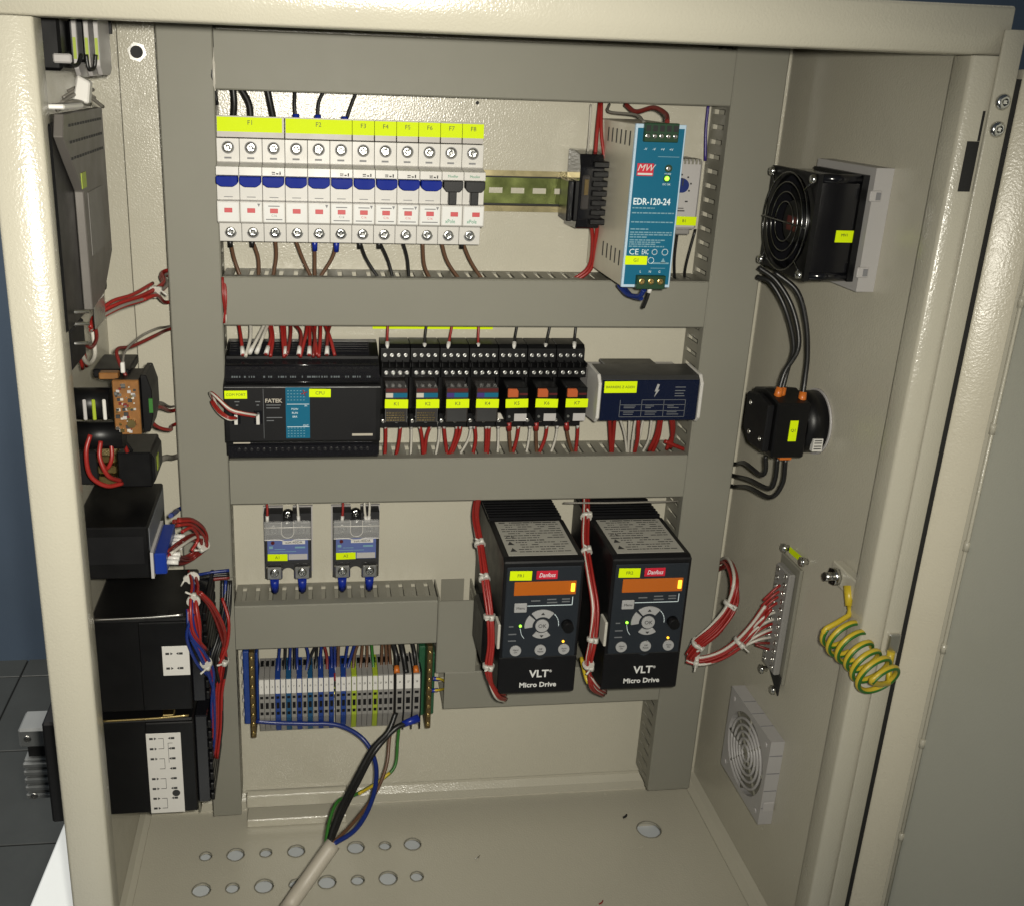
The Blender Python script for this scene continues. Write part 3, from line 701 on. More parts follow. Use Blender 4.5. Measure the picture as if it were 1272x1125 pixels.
for k in range(5): MB().box(PX + .003, PX + .122, -.0447 + k * .0045, -.0440 + k * .0045, PZ + .0845 + k * .001, PZ + .0888 + k * .0009).build('back_rib', 'black_gloss', t)
rn = random.Random(11)
pm = MB()
for k in range(58):
    x = PX + .006 + k * .0020 + rn.random() * .0006
    if rn.random() < .62: pm.box(x, x + .0007 + rn.random() * .0008, -.0746, -.0740, PZ + .0738 + .0, PZ + .0752)
pm.build('terminal_numbers', 'print_white', t)
bl = MB().box(PX + .0505, PX + .0705, -.0811, -.0806, PZ + .0225, PZ + .0672).build('display_strip', 'teal', t)
dots = MB()
for r in range(4):
    for c in range(6):
        dots.box(PX + .0520 + c * .0026, PX + .0532 + c * .0026, -.08120, -.0811, PZ + .0560 + r * .0027, PZ + .0566 + r * .0027)
        dots.box(PX + .0520 + c * .0026, PX + .0532 + c * .0026, -.08120, -.0811, PZ + .0240 + r * .0024, PZ + .0246 + r * .0024)
dots.build('printed_grid', 'print_dim', bl)
wl = MB(); wl.box(PX + .0515, PX + .0700, -.0813, -.0811, PZ + .0525, PZ + .0529); wl.box(PX + .0515, PX + .0700, -.0813, -.0811, PZ + .0325, PZ + .0329); wl.build('printed_line', 'print_white', bl)
text('IN', PX + .0672, -.0812, PZ + .0512, .0022, 'print_white', bl); text('OUT', PX + .0670, -.0812, PZ + .0338, .0022, 'print_white', bl)
for k, s in enumerate(('POW', 'RUN', 'ERR')): text(s, PX + .0580, -.0812, PZ + .0483 - k * .0034, .0024, 'print_white', bl)
st = MB()
for a in (20, 110): st.tube([(PX + .066 - .0028 * math.cos(math.radians(a)), -.0812, PZ + .0625 - .0028 * math.sin(math.radians(a))), (PX + .066 + .0028 * math.cos(math.radians(a)), -.0812, PZ + .0625 + .0028 * math.sin(math.radians(a)))], .0005, n=4)
st.build('printed_mark', 'wire_red', bl)
text('FATEK', PX + .0405, -.0808, PZ + .0555, .0046, 'cable_sheath', fp, sx=1.05, bold=.00012)
pm = MB()
for z, w in ((.0515, .012), (.0490, .011), (.0405, .013), (.0378, .006)): pm.box(PX + .0345, PX + .0345 + w, -.0808, -.0806, PZ + z, PZ + z + .0007)
pm.box(PX + .0320, PX + .0323, -.0808, -.0806, PZ + .0225, PZ + .0660)
pm.build('printed_line', 'print_grey', fp)
MB().box(PX + .1060, PX + .1235, -.0809, -.0806, PZ + .0242, PZ + .0262).build('model_strip', 'cable_sheath', t)
MB().box(PX + .0060, PX + .0200, -.0754, -.0748, PZ + .0160, PZ + .0178).build('model_strip', 'cable_sheath', t)
for x in (.0095, .0275):
    sk = MB().box(PX + x - .0035, PX + x + .0035, -.0812, -.0806, PZ + .0355, PZ + .0470, b=.0004).build('port', 'black_gloss', t)
    MB().box(PX + x - .0014, PX + x + .0014, -.0850, -.0812, PZ + .0360, PZ + .0445, b=.0003).build('plug', 'white_plastic', sk)
pm = MB()
for x in (.0105, .0275): pm.box(PX + x - .002, PX + x + .002, -.0808, -.0806, PZ + .0545, PZ + .0553); pm.box(PX + x - .001, PX + x + .001, -.0808, -.0806, PZ + .0515, PZ + .0523)
pm.build('printed_mark', 'print_grey', fp)
yellow_tag(t, PX + .0005, PX + .0190, PZ + .0575, PZ + .0645, -.0807, 'COM PORT', .0026)
yellow_tag(t, PX + .0700, PX + .0880, PZ + .0588, PZ + .0660, -.0813, 'CPU', .0034)
bundle('port_wires', 'red and white wires curving from the left duct into the PLC ports', [(0.1206, -0.0740, 0.4127), (0.1172, -0.0820, 0.4257), (0.1214, -0.0920, 0.4274), (0.1323, -0.0960, 0.4176), (0.1419, -0.0960, 0.4141), (0.1530, -0.0880, 0.4093)], .0022, [('wire_red', 3), ('wire_white', 2)], .0010)
bundle('port_wires', 'red and white wires curving into the leftmost PLC port', [(0.1192, -0.0720, 0.4156), (0.1174, -0.0800, 0.4181), (0.1231, -0.0880, 0.4123), (0.1310, -0.0920, 0.4080), (0.1365, -0.0870, 0.4063)], .0016, [('wire_red', 2), ('wire_white', 1)], .0010)
# wires dropping into the top of the PLC
PW = [(296, 302, 'red'), (311, 305, 'white'), (330, 313, 'white'), (332, 318, 'white'), (333, 330, 'red'), (337, 335, 'red'), (350, 352, 'red'), (353, 355, 'red'), (361, 357, 'darkred'), (368, 372, 'darkred'), (382, 372, 'red'), (383, 384, 'red'), (386, 391, 'darkred'), (392, 393, 'red'), (397, 396, 'red'), (411, 405, 'darkred'), (404, 416, 'red')]
PWP = [[(0.1370, -0.0300, 0.4747), (0.1397, -0.0450, 0.4656), (0.1420, -0.0580, 0.4522)], [(0.1472, -0.0300, 0.4747), (0.1477, -0.0450, 0.4643), (0.1441, -0.0600, 0.4520)], [(0.1602, -0.0300, 0.4748), (0.1527, -0.0520, 0.4632), (0.1469, -0.0600, 0.4541)], [(0.1629, -0.0300, 0.4748), (0.1580, -0.0500, 0.4655), (0.1527, -0.0580, 0.4536)], [(0.1622, -0.0300, 0.4748), (0.1653, -0.0450, 0.4657), (0.1608, -0.0580, 0.4529)], [(0.1643, -0.0300, 0.4748), (0.1666, -0.0450, 0.4643), (0.1647, -0.0580, 0.4515)],
       [(0.1732, -0.0300, 0.4749), (0.1747, -0.0450, 0.4643), (0.1762, -0.0580, 0.4508)], [(0.1759, -0.0300, 0.4749), (0.1768, -0.0450, 0.4644), (0.1775, -0.0580, 0.4522)], [(0.1814, -0.0300, 0.4749), (0.1816, -0.0450, 0.4672), (0.1789, -0.0580, 0.4537)], [(0.1842, -0.0300, 0.4735), (0.1904, -0.0450, 0.4679), (0.1883, -0.0580, 0.4523)], [(0.1959, -0.0300, 0.4750), (0.1945, -0.0450, 0.4672), (0.1896, -0.0580, 0.4508)], [(0.1973, -0.0300, 0.4750), (0.1979, -0.0450, 0.4658), (0.1971, -0.0580, 0.4523)], [(0.1973, -0.0300, 0.4736), (0.2020, -0.0450, 0.4673), (0.2005, -0.0580, 0.4509)], [(0.2028, -0.0300, 0.4750), (0.2020, -0.0450, 0.4659), (0.2039, -0.0580, 0.4523)], [(0.2070, -0.0300, 0.4750), (0.2068, -0.0450, 0.4659), (0.2052, -0.0580, 0.4509)], [(0.2160, -0.0300, 0.4737), (0.2130, -0.0450, 0.4673), (0.2120, -0.0580, 0.4523)], [(0.2105, -0.0300, 0.4736), (0.2150, -0.0480, 0.4652), (0.2188, -0.0580, 0.4523)]]
for i, p in enumerate(PWP):
    c = PW[i][2]
    w = wire(p, .0015, 'wire_' + c, '%s wire from the left dropping into the top of the PLC, %s' % (ORD[i], 'dark red' if c == 'darkred' else c), 'wires into the PLC top')
    if i in (0, 2, 3, 4, 7, 9, 11, 15):
        a, b = Vector(p[-1]), Vector(p[-2]); d = (b - a).normalized(); MB().cyl(a + d * .001, a + d * .0085, .0021, .0019, n=9).build('ferrule', 'white_plastic', w)

# ================================================================== RELAYS IN SOCKETS
RX, RP = .2592, .0264
def relay(i):
    x0 = RX + i * RP + .0003; x1 = x0 + RP - .0006; xc = (x0 + x1) / 2
    kind = 'clear' if i < 2 else ('smoke' if i < 4 else 'orange')
    lab = ['black-socketed relay tagged K1 beside the PLC, white and teal stripe', 'black-socketed relay tagged K2 with white and teal stripe', 'smoky relay with blue and teal stripe tagged K3', 'smoky relay with blue and teal stripe tagged K4',
           'black relay with orange lever tagged K5', 'black relay with orange lever tagged K6', 'black relay with orange lever tagged K7 beside the navy module'][i]
    t = thing('relay', lab, 'relay', (x0, -.0075, .378), 'row of plug-in relays')
    prof = [(-.008, .3775), (-.030, .3775), (-.036, .3800), (-.036, .3925), (-.026, .3945), (-.026, .4275), (-.043, .4285), (-.0435, .4370), (-.0340, .4400), (-.0335, .4520), (-.0300, .4555), (-.008, .4560)]
    so = MB().prism(prof, 'x', x0, x1, b=.0003).build('socket', 'black_plastic', t)
    for k in range(4):
        x = x0 + .0038 + k * .0061
        MB().screw((x, -.0337, .4462), (0, -1, .1), .0021, .0007).build('screw', 'screw_dull', so)
        MB().screw((x + .0006, -.0436, .4330), (0, -1, .1), .0021, .0007).build('screw', 'screw_dull', so)
        MB().screw((x + (.001 if k % 2 else -.001), -.0362, .3868 + (.0025 if k % 2 else -.001)), (0, -1, 0), .0020, .0007).build('screw', 'steel', so)
    sp = MB()
    for k in range(5): sp.box(x0 + .0004 + k * .00615, x0 + .0012 + k * .00615, -.0455, -.0330, .4385, .4420)
    for k in range(4): sp.box(x0 + .0022 + k * .0061, x0 + .0052 + k * .0061, -.0338, -.0334, .4408, .4430)
    sp.build('socket_rib', 'black_matte', so)
    wt = x0 + .0020; we = x0 + .0212
    bm_ = {'clear': 'relay_window', 'smoke': 'relay_window', 'orange': 'black_plastic'}[kind]
    rb = MB().box(wt, we, -.0690, -.0262, .3955, .4270, b=.0009).build('relay_body', bm_, t)
    if kind == 'orange':
        MB().prism([(wt + .0006, .4262), (wt + .0085, .4262), (wt + .0100, .4240), (wt + .0100, .4185), (wt + .0006, .4185)], 'y', -.0715, -.0688, b=.0005).build('lever', 'relay_orange', t)
        MB().box(wt + .0112, we - .0008, -.0694, -.0688, .4200, .4218).build('printed_line', 'relay_red', rb)
        MB().box(we - .0115, we - .0006, -.0695, -.0688, .3962, .4030).build('white_label', 'light_grey', rb)
        MB().cyl((wt + .0032, -.0690, .4005), (wt + .0032, -.0697, .4005), .0012, n=8).build('lamp', 'steel', rb)
        if i == 4: MB().box(wt - .0010, wt + .0080, -.0395, -.0362, .3880, .3935, b=.0004).build('paper_tag', 'wire_white', t)
    else:
        MB().box(wt + .0006, we - .0006, -.0693, -.0689, .4232, .4262).build('red_band', 'relay_red', rb)
        MB().box(wt + .0004, wt + .0066, -.0695, -.0689, .4183, .4222).build('stripe', 'wire_white' if kind == 'clear' else 'wire_violet', rb)
        MB().box(wt + .0067, we - .0004, -.0695, -.0689, .4183, .4222).build('stripe', 'teal', rb)
        rn = random.Random(i)
        pm = MB()
        if kind == 'clear':
            for r in range(4):
                x = wt + .0012
                while x < we - .003:
                    l = .0006 + rn.random() * .002; pm.box(x, x + l, -.0693, -.0689, .3972 + r * .0022, .3981 + r * .0022); x += l + .0006
            pm.build('printed_lines', 'brass', rb)
            fr_ = MB(); fr_.box(wt + .0002, wt + .0006, -.0693, -.0689, .3958, .4082); fr_.box(we - .0006, we - .0002, -.0693, -.0689, .3958, .4082); fr_.build('clip_wire', 'steel', rb)
        else:
            MB().box(wt + .0012, we - .0012, -.0692, -.0689, .3965, .4065).build('printed_panel', 'panel_dark', rb)
    dx = (.0, .0006, .0003, .0, -.0004, -.0002, .0004)[i]
    yellow_tag(t, wt - .0004 + dx, we + .0004 + dx, .4088, .4168, -.0699, 'K%d' % (i + 1), .0036)
for i in range(7): relay(i)
strip = tag(MB().box(.2540, .3640, -.0030, -.0006, .4625, .4662).build('marker_strip', 'tag_yellow'), 'thin bright yellow strip under the duct above the relays', 'strip')
RT = [[(0.2664, -0.0220, 0.4720), (0.2656, -0.0260, 0.4614), (0.2653, -0.0320, 0.4512)], [(0.3007, -0.0220, 0.4722), (0.2992, -0.0260, 0.4615), (0.2981, -0.0320, 0.4498)], [(0.3238, -0.0220, 0.4723), (0.3215, -0.0260, 0.4616), (0.3189, -0.0320, 0.4513)], [(0.3477, -0.0220, 0.4725), (0.3469, -0.0260, 0.4602), (0.3465, -0.0320, 0.4499)], [(0.3828, -0.0220, 0.4726), (0.3805, -0.0260, 0.4618), (0.3785, -0.0320, 0.4514)], [(0.4131, -0.0220, 0.4728), (0.4101, -0.0260, 0.4604), (0.4065, -0.0320, 0.4500)], [(0.4369, -0.0220, 0.4729), (0.4354, -0.0260, 0.4605), (0.4338, -0.0320, 0.4515)]]
for i, (p, c) in enumerate(zip(RT, 'red black red red black black black'.split())):
    w = wire(p, .0012, 'wire_' + c, '%s wire into the top of relay K%d' % (c, i + 1), 'wires into the relay tops')
    a, b = Vector(p[-1]), Vector(p[-2]); d = (b - a).normalized(); MB().cyl(a, a + d * .0068, .0017, .0020, n=9).build('ferrule', 'white_plastic', w)
RB = [[(0.2648, -0.0340, 0.3845), (0.2654, -0.0300, 0.3669), (0.2650, -0.0280, 0.3498)], [(0.2786, -0.0340, 0.3844), (0.2778, -0.0300, 0.3668), (0.2754, -0.0280, 0.3496)], [(0.2881, -0.0340, 0.3844), (0.2889, -0.0300, 0.3667), (0.2888, -0.0280, 0.3495)], [(0.2947, -0.0340, 0.3843), (0.2983, -0.0310, 0.3693), (0.3007, -0.0280, 0.3477)], [(0.3071, -0.0340, 0.3842), (0.3028, -0.0310, 0.3693), (0.3015, -0.0280, 0.3477)], [(0.3137, -0.0340, 0.3842), (0.3141, -0.0300, 0.3665), (0.3119, -0.0280, 0.3492)], [(0.3174, -0.0340, 0.3841), (0.3200, -0.0300, 0.3664), (0.3232, -0.0280, 0.3475)], [(0.3300, -0.0340, 0.3840), (0.3295, -0.0310, 0.3690), (0.3240, -0.0280, 0.3475)], [(0.3337, -0.0340, 0.3840), (0.3325, -0.0310, 0.3690), (0.3255, -0.0280, 0.3474)], [(0.3433, -0.0340, 0.3839), (0.3414, -0.0320, 0.3669), (0.3337, -0.0280, 0.3489)], [(0.3455, -0.0340, 0.3839), (0.3484, -0.0300, 0.3661), (0.3465, -0.0280, 0.3488)], [(0.3567, -0.0340, 0.3838), (0.3582, -0.0300, 0.3660), (0.3587, -0.0280, 0.3470)], [(0.3596, -0.0340, 0.3838), (0.3605, -0.0300, 0.3660), (0.3602, -0.0280, 0.3470)], [(0.3678, -0.0340, 0.3838), (0.3695, -0.0300, 0.3659), (0.3700, -0.0280, 0.3485)], [(0.3776, -0.0340, 0.3837), (0.3797, -0.0320, 0.3665), (0.3831, -0.0280, 0.3467)], [(0.3873, -0.0340, 0.3836), (0.3869, -0.0300, 0.3657), (0.3831, -0.0280, 0.3467)], [(0.3978, -0.0340, 0.3835), (0.3983, -0.0300, 0.3656), (0.3968, -0.0280, 0.3482)], [(0.4031, -0.0340, 0.3835), (0.4047, -0.0320, 0.3663), (0.4076, -0.0280, 0.3464)], [(0.4137, -0.0340, 0.3834), (0.4135, -0.0300, 0.3655), (0.4076, -0.0280, 0.3464)], [(0.4235, -0.0340, 0.3833), (0.4235, -0.0300, 0.3654), (0.4198, -0.0280, 0.3479)], [(0.4311, -0.0340, 0.3833), (0.4352, -0.0320, 0.3660), (0.4432, -0.0280, 0.3460)], [(0.4425, -0.0340, 0.3832), (0.4442, -0.0300, 0.3652), (0.4440, -0.0280, 0.3460)]]
RC = 'red red white red red white red red red white red red red white brown red white brown red white brown red'.split()
cnt = {}
for i, (p, c) in enumerate(zip(RB, RC)):
    cnt[c] = cnt.get(c, 0) + 1
    w = wire(p, .0017 if c != 'white' else .0012, 'wire_' + c, '%s %s wire from the left hanging below the relays' % (ORD[cnt[c] - 1], c), 'wires below the relays')
    if c in ('red', 'white'):
        a, b = Vector(p[0]), Vector(p[1]); d = (b - a).normalized(); MB().cyl(a, a + d * .0068, .0019, .0016, n=8).build('ferrule', 'white_plastic', w)
    if c == 'brown':
        a, b = Vector(p[0]), Vector(p[1]); d = (b - a).normalized(); MB().cyl(a, a + d * .0085, .0030, .0024, n=9).build('ferrule', 'wire_red', w)

# ================================================================== NAVY MODULE
t = thing('barrier_module', 'navy blue module with pale end caps right of the relays', 'module', (.445, -.0075, .39))
NZ0, NZ1, NY = .3985, .4400, -.0800
MB().box(.4478, .5362, -.0440, -.0080, .3930, .4335, b=.0006).build('rear_body', 'light_grey', t)
MB().prism([(-.0442, .3940), (NY + .004, NZ0), (NY, NZ0 + .002), (NY, NZ1 - .003), (NY + .004, NZ1), (-.0442, NZ1 + .0015)], 'x', .4478, .5362, b=.0004).build('front_body', 'panel_dark', t)
fp = MB().box(.4484, .5356, NY - .0012, NY - .0002, NZ0 + .0015, NZ1 - .0030, b=.0005).build('front_label', 'navy', t)
for x0, x1 in ((.4446, .4476), (.5364, .5394)):
    MB().prism([(-.0442, .3935), (NY + .003, NZ0 - .001), (NY - .0022, NZ0 + .004), (NY - .0022, NZ1 - .006), (NY + .004, NZ1 + .0008), (-.0442, NZ1 + .0022)], 'x', x0, x1, b=.0007).build('end_cap', 'breaker_white', t)
MB().box(.4640, .5140, -.0430, -.0100, .4337, .4372, b=.001).build('top_terminal', 'black_plastic', t)
pm = MB(); yy = NY - .0013
for z in (.4045, .4130, .4165, .4225): pm.box(.4660 if z > .41 else .4660, .5250, yy - .0001, yy + .0001, z - .0002, z + .0002)
pm = MB()
for x in (.4655, .4850, .5050, .5245): pm.box(x - .0002, x + .0002, yy - .0001, yy + .0001, .4035, .4190)
for z in (.4035, .4090, .4145): pm.box(.4655, .5245, yy - .0001, yy + .0001, z - .0002, z + .0002)
pm.box(.4850, .5245, yy - .0001, yy + .0001, .4188, .4192)
rn = random.Random(5)
for xa in (.4690, .4885, .5085):
    for z in (.4055, .4075, .4115, .4130): pm.box(xa, xa + .005 + rn.random() * .006, yy - .0001, yy + .0001, z, z + .0006)
for z in (.4222, .4245, .4270, .4302): pm.box(.5140, .5210 + rn.random() * .004, yy - .0001, yy + .0001, z, z + .0007)
pm.build('printed_table', 'print_grey', fp)
MB().prism([(.4975, .4335), (.4955, .4265), (.4970, .4268), (.4955, .4215), (.4998, .4282), (.4982, .4280), (.4995, .4330)], 'y', yy - .0002, yy + .0001).build('lightning_mark', 'button_grey', fp)
yellow_tag(t, .4500, .4790, .4255, .4360, NY - .0014, 'BARRIERE Z ADE01', .0026)
NW = [[(0.4652, -0.0550, 0.3963), (0.4724, -0.0400, 0.3724), (0.4781, -0.0300, 0.3496)], [(0.4704, -0.0550, 0.3962), (0.4755, -0.0400, 0.3724), (0.4789, -0.0300, 0.3496)], [(0.4758, -0.0500, 0.3945), (0.4862, -0.0400, 0.3723), (0.4940, -0.0300, 0.3477)], [(0.4856, -0.0500, 0.3945), (0.4905, -0.0400, 0.3683), (0.4948, -0.0300, 0.3477)], [(0.4917, -0.0500, 0.3944), (0.4943, -0.0400, 0.3683), (0.4979, -0.0300, 0.3477)], [(0.4993, -0.0500, 0.3944), (0.5005, -0.0400, 0.3682), (0.5010, -0.0300, 0.3477)], [(0.4943, -0.0500, 0.3913), (0.4983, -0.0420, 0.3689), (0.5003, -0.0300, 0.3477)], [(0.5069, -0.0500, 0.3943), (0.5098, -0.0400, 0.3681), (0.5086, -0.0300, 0.3508)], [(0.5126, -0.0550, 0.3960), (0.5157, -0.0420, 0.3727), (0.5147, -0.0300, 0.3524)], [(0.5154, -0.0520, 0.3934), (0.5182, -0.0420, 0.3711), (0.5181, -0.0300, 0.3507)], [(0.5225, -0.0550, 0.3959), (0.5320, -0.0400, 0.3719), (0.5357, -0.0300, 0.3554)], [(0.5248, -0.0550, 0.3959), (0.5326, -0.0400, 0.3735), (0.5319, -0.0300, 0.3538)], [(0.5272, -0.0360, 0.3641), (0.5354, -0.0340, 0.3601), (0.5494, -0.0300, 0.3536)]]
NC = 'red red white white white white red white red red red red red'.split()
cnt = {}
for i, (p, c) in enumerate(zip(NW, NC)):
    cnt[c] = cnt.get(c, 0) + 1
    wire(p, .0019 if c == 'red' else .0012, 'wire_' + c, '%s %s wire from the left hanging below the navy module' % (ORD[cnt[c] - 1], c), 'wires below the navy module')

# ================================================================== SOLID STATE RELAYS
SZ = .2905
def ssr(S, lab, txt):
    t = thing('solid_state_relay', lab, 'relay', (S, 0, SZ - .067), 'solid state relays')
    n = 10
    notch_b = [(S + .0225 + .0062 * math.cos(math.pi * k / n), SZ - .0620 + .0062 * math.sin(math.pi * k / n)) for k in range(n + 1)]
    notch_t = [(S + .0225 - .0045 * math.cos(math.pi * k / n), SZ - .0060 - .0045 * math.sin(math.pi * k / n)) for k in range(n + 1)]
    outline = [(S, SZ - .067), (S, SZ), (S + .0180, SZ)] + notch_t + [(S + .0270, SZ), (S + .045, SZ), (S + .045, SZ - .067), (S + .0287, SZ - .067)] + notch_b + [(S + .0163, SZ - .067)]
    MB().prism([(S + .0225 + (x - S - .0225) * 1.03, SZ - .0335 + (z - SZ + .0335) * 1.02) for x, z in outline], 'y', -.0008, -.0045).build('base_plate', 'light_grey', t)
    o2 = [(x + (.0006 if x < S + .01 else -.0006 if x > S + .035 else 0), z) for x, z in outline]
    MB().prism(o2, 'y', -.0046, -.0200).build('housing', 'ssr_grey', t)
    MB().box(S + .0012, S + .0438, -.0240, -.0201, SZ - .0500, SZ - .0225, b=.0006).build('front_block', 'ssr_grey', t)
    lb = MB().box(S + .0035, S + .0412, -.0244, -.0240, SZ - .0455, SZ - .0240).build('front_label', 'ssr_blue', t)
    MB().box(S + .0175, S + .0385, -.0246, -.0244, SZ - .0292, SZ - .0255).build('model_field', 'white_plastic', lb)
    text('SSR-40DA', S + .0280, -.0247, SZ - .0273, .0034, 'ink', lb, sx=1.1)
    MB().box(S + .0230, S + .0405, -.0246, -.0244, SZ - .0452, SZ - .0395).build('rating_field', 'light_grey', lb)
    pm = MB(); pm.box(S + .0050, S + .0085, -.0246, -.0244, SZ - .0335, SZ - .0310); pm.box(S + .0100, S + .0200, -.0246, -.0244, SZ - .0345, SZ - .0340); pm.box(S + .0290, S + .0385, -.0246, -.0244, SZ - .0335, SZ - .0318); pm.box(S + .0060, S + .0300, -.0246, -.0244, SZ - .0370, SZ - .0365)
    pm.build('printed_line', 'print_dim', lb)
    MB().cyl((S + .0085, -.0244, SZ - .0275), (S + .0085, -.0250, SZ - .0275), .0018, n=10).build('lamp', 'relay_red', lb)
    for x in (S + .0095, S + .0355):
        cv = MB(); cv.box(x - .0085, x + .0085, -.0240, -.0202, SZ - .0205, SZ - .0085, b=.0012); cv.build('input_terminal', 'steel', t)
        MB().screw((x, -.0241, SZ - .0150), (0, -1, 0), .0042, .0016).build('screw', 'screw_steel', t)
        MB().box(x - .0075, x + .0075, -.0262, -.0205, SZ - .0655, SZ - .0525, b=.0012).build('output_terminal', 'steel', t)
        MB().screw((x, -.0263, SZ - .0580), (0, -1, 0), .0042, .0016).build('screw', 'screw_steel', t)
        sl = MB().cyl((x, -.0240, SZ - .0660), (x, -.0200, SZ - .0800), .0042, .0036, n=12).build('lug_sleeve', 'sleeve_blue', t)
        MB().tube([(x, -.0205, SZ - .0795), (x - .0003, -.0220, SZ - .0870), (x, -.0300, SZ - .0970)], .0018, n=8).build('lead', 'wire_black', sl)
    MB().screw((S + .0225, -.0046, SZ - .0060), (0, -1, 0), .0048, .0060).build('mounting_screw', 'screw_steel', t)
    MB().box(S + .0010, S + .0440, -.0290, -.0280, SZ - .0225, SZ - .0040, b=.0003).build('clear_cover', 'clear_cover', t)
    ed = MB(); ed.tube([(S + .0010, -.0292, SZ - .0225), (S + .0150, -.0292, SZ - .0225), (S + .0225, -.0292, SZ - .0245), (S + .0300, -.0292, SZ - .0225), (S + .0440, -.0292, SZ - .0225)], .0005, n=6)
    ed.tube([(S + .0010, -.0292, SZ - .0100), (S + .0440, -.0292, SZ - .0100)], .0005, n=6); ed.tube([(S + .0170, -.0292, SZ - .0040), (S + .0172, -.0292, SZ - .0170), (S + .0225, -.0292, SZ - .0205), (S + .0278, -.0292, SZ - .0170), (S + .0280, -.0292, SZ - .0040)], .0003, n=6)
    ed.build('cover_edge', 'white_plastic', t)
    yellow_tag(t, S + .0035, S + .0220, SZ - .0460, SZ - .0390, -.0247, txt, .0034)
    return t
ssr(.1532, 'left solid state relay with blue label and two blue lugs', 'A1')
ssr(.2171, 'right solid state relay with blue label and two blue lugs', 'A2')
SW = [([(0.1567, -0.0200, 0.3051), (0.1573, -0.0220, 0.2962), (0.1571, -0.0240, 0.2841)], 'red', 'red wire dropping into the left solid state relay'), ([(0.1847, -0.0200, 0.3046), (0.1854, -0.0220, 0.2957), (0.1860, -0.0240, 0.2835)], 'white', 'white wire dropping into the left solid state relay'), ([(0.2272, -0.0200, 0.3038), (0.2271, -0.0220, 0.2949), (0.2263, -0.0240, 0.2826)], 'red', 'red wire dropping into the right solid state relay'), ([(0.2474, -0.0200, 0.3035), (0.2474, -0.0220, 0.2945), (0.2489, -0.0240, 0.2821)], 'white', 'left white wire dropping into the right solid state relay'), ([(0.2520, -0.0200, 0.3034), (0.2520, -0.0220, 0.2944), (0.2512, -0.0240, 0.2821)], 'white', 'right white wire dropping into the right solid state relay')]
for p, c, l in SW:
    w = wire(p, .0012, 'wire_' + c, l, 'wires into the solid state relays')
    a, b = Vector(p[-1]), Vector(p[-2]); d = (b - a).normalized(); MB().cyl(a, a + d * .006, .0017, n=8).build('ferrule', 'white_plastic', w)

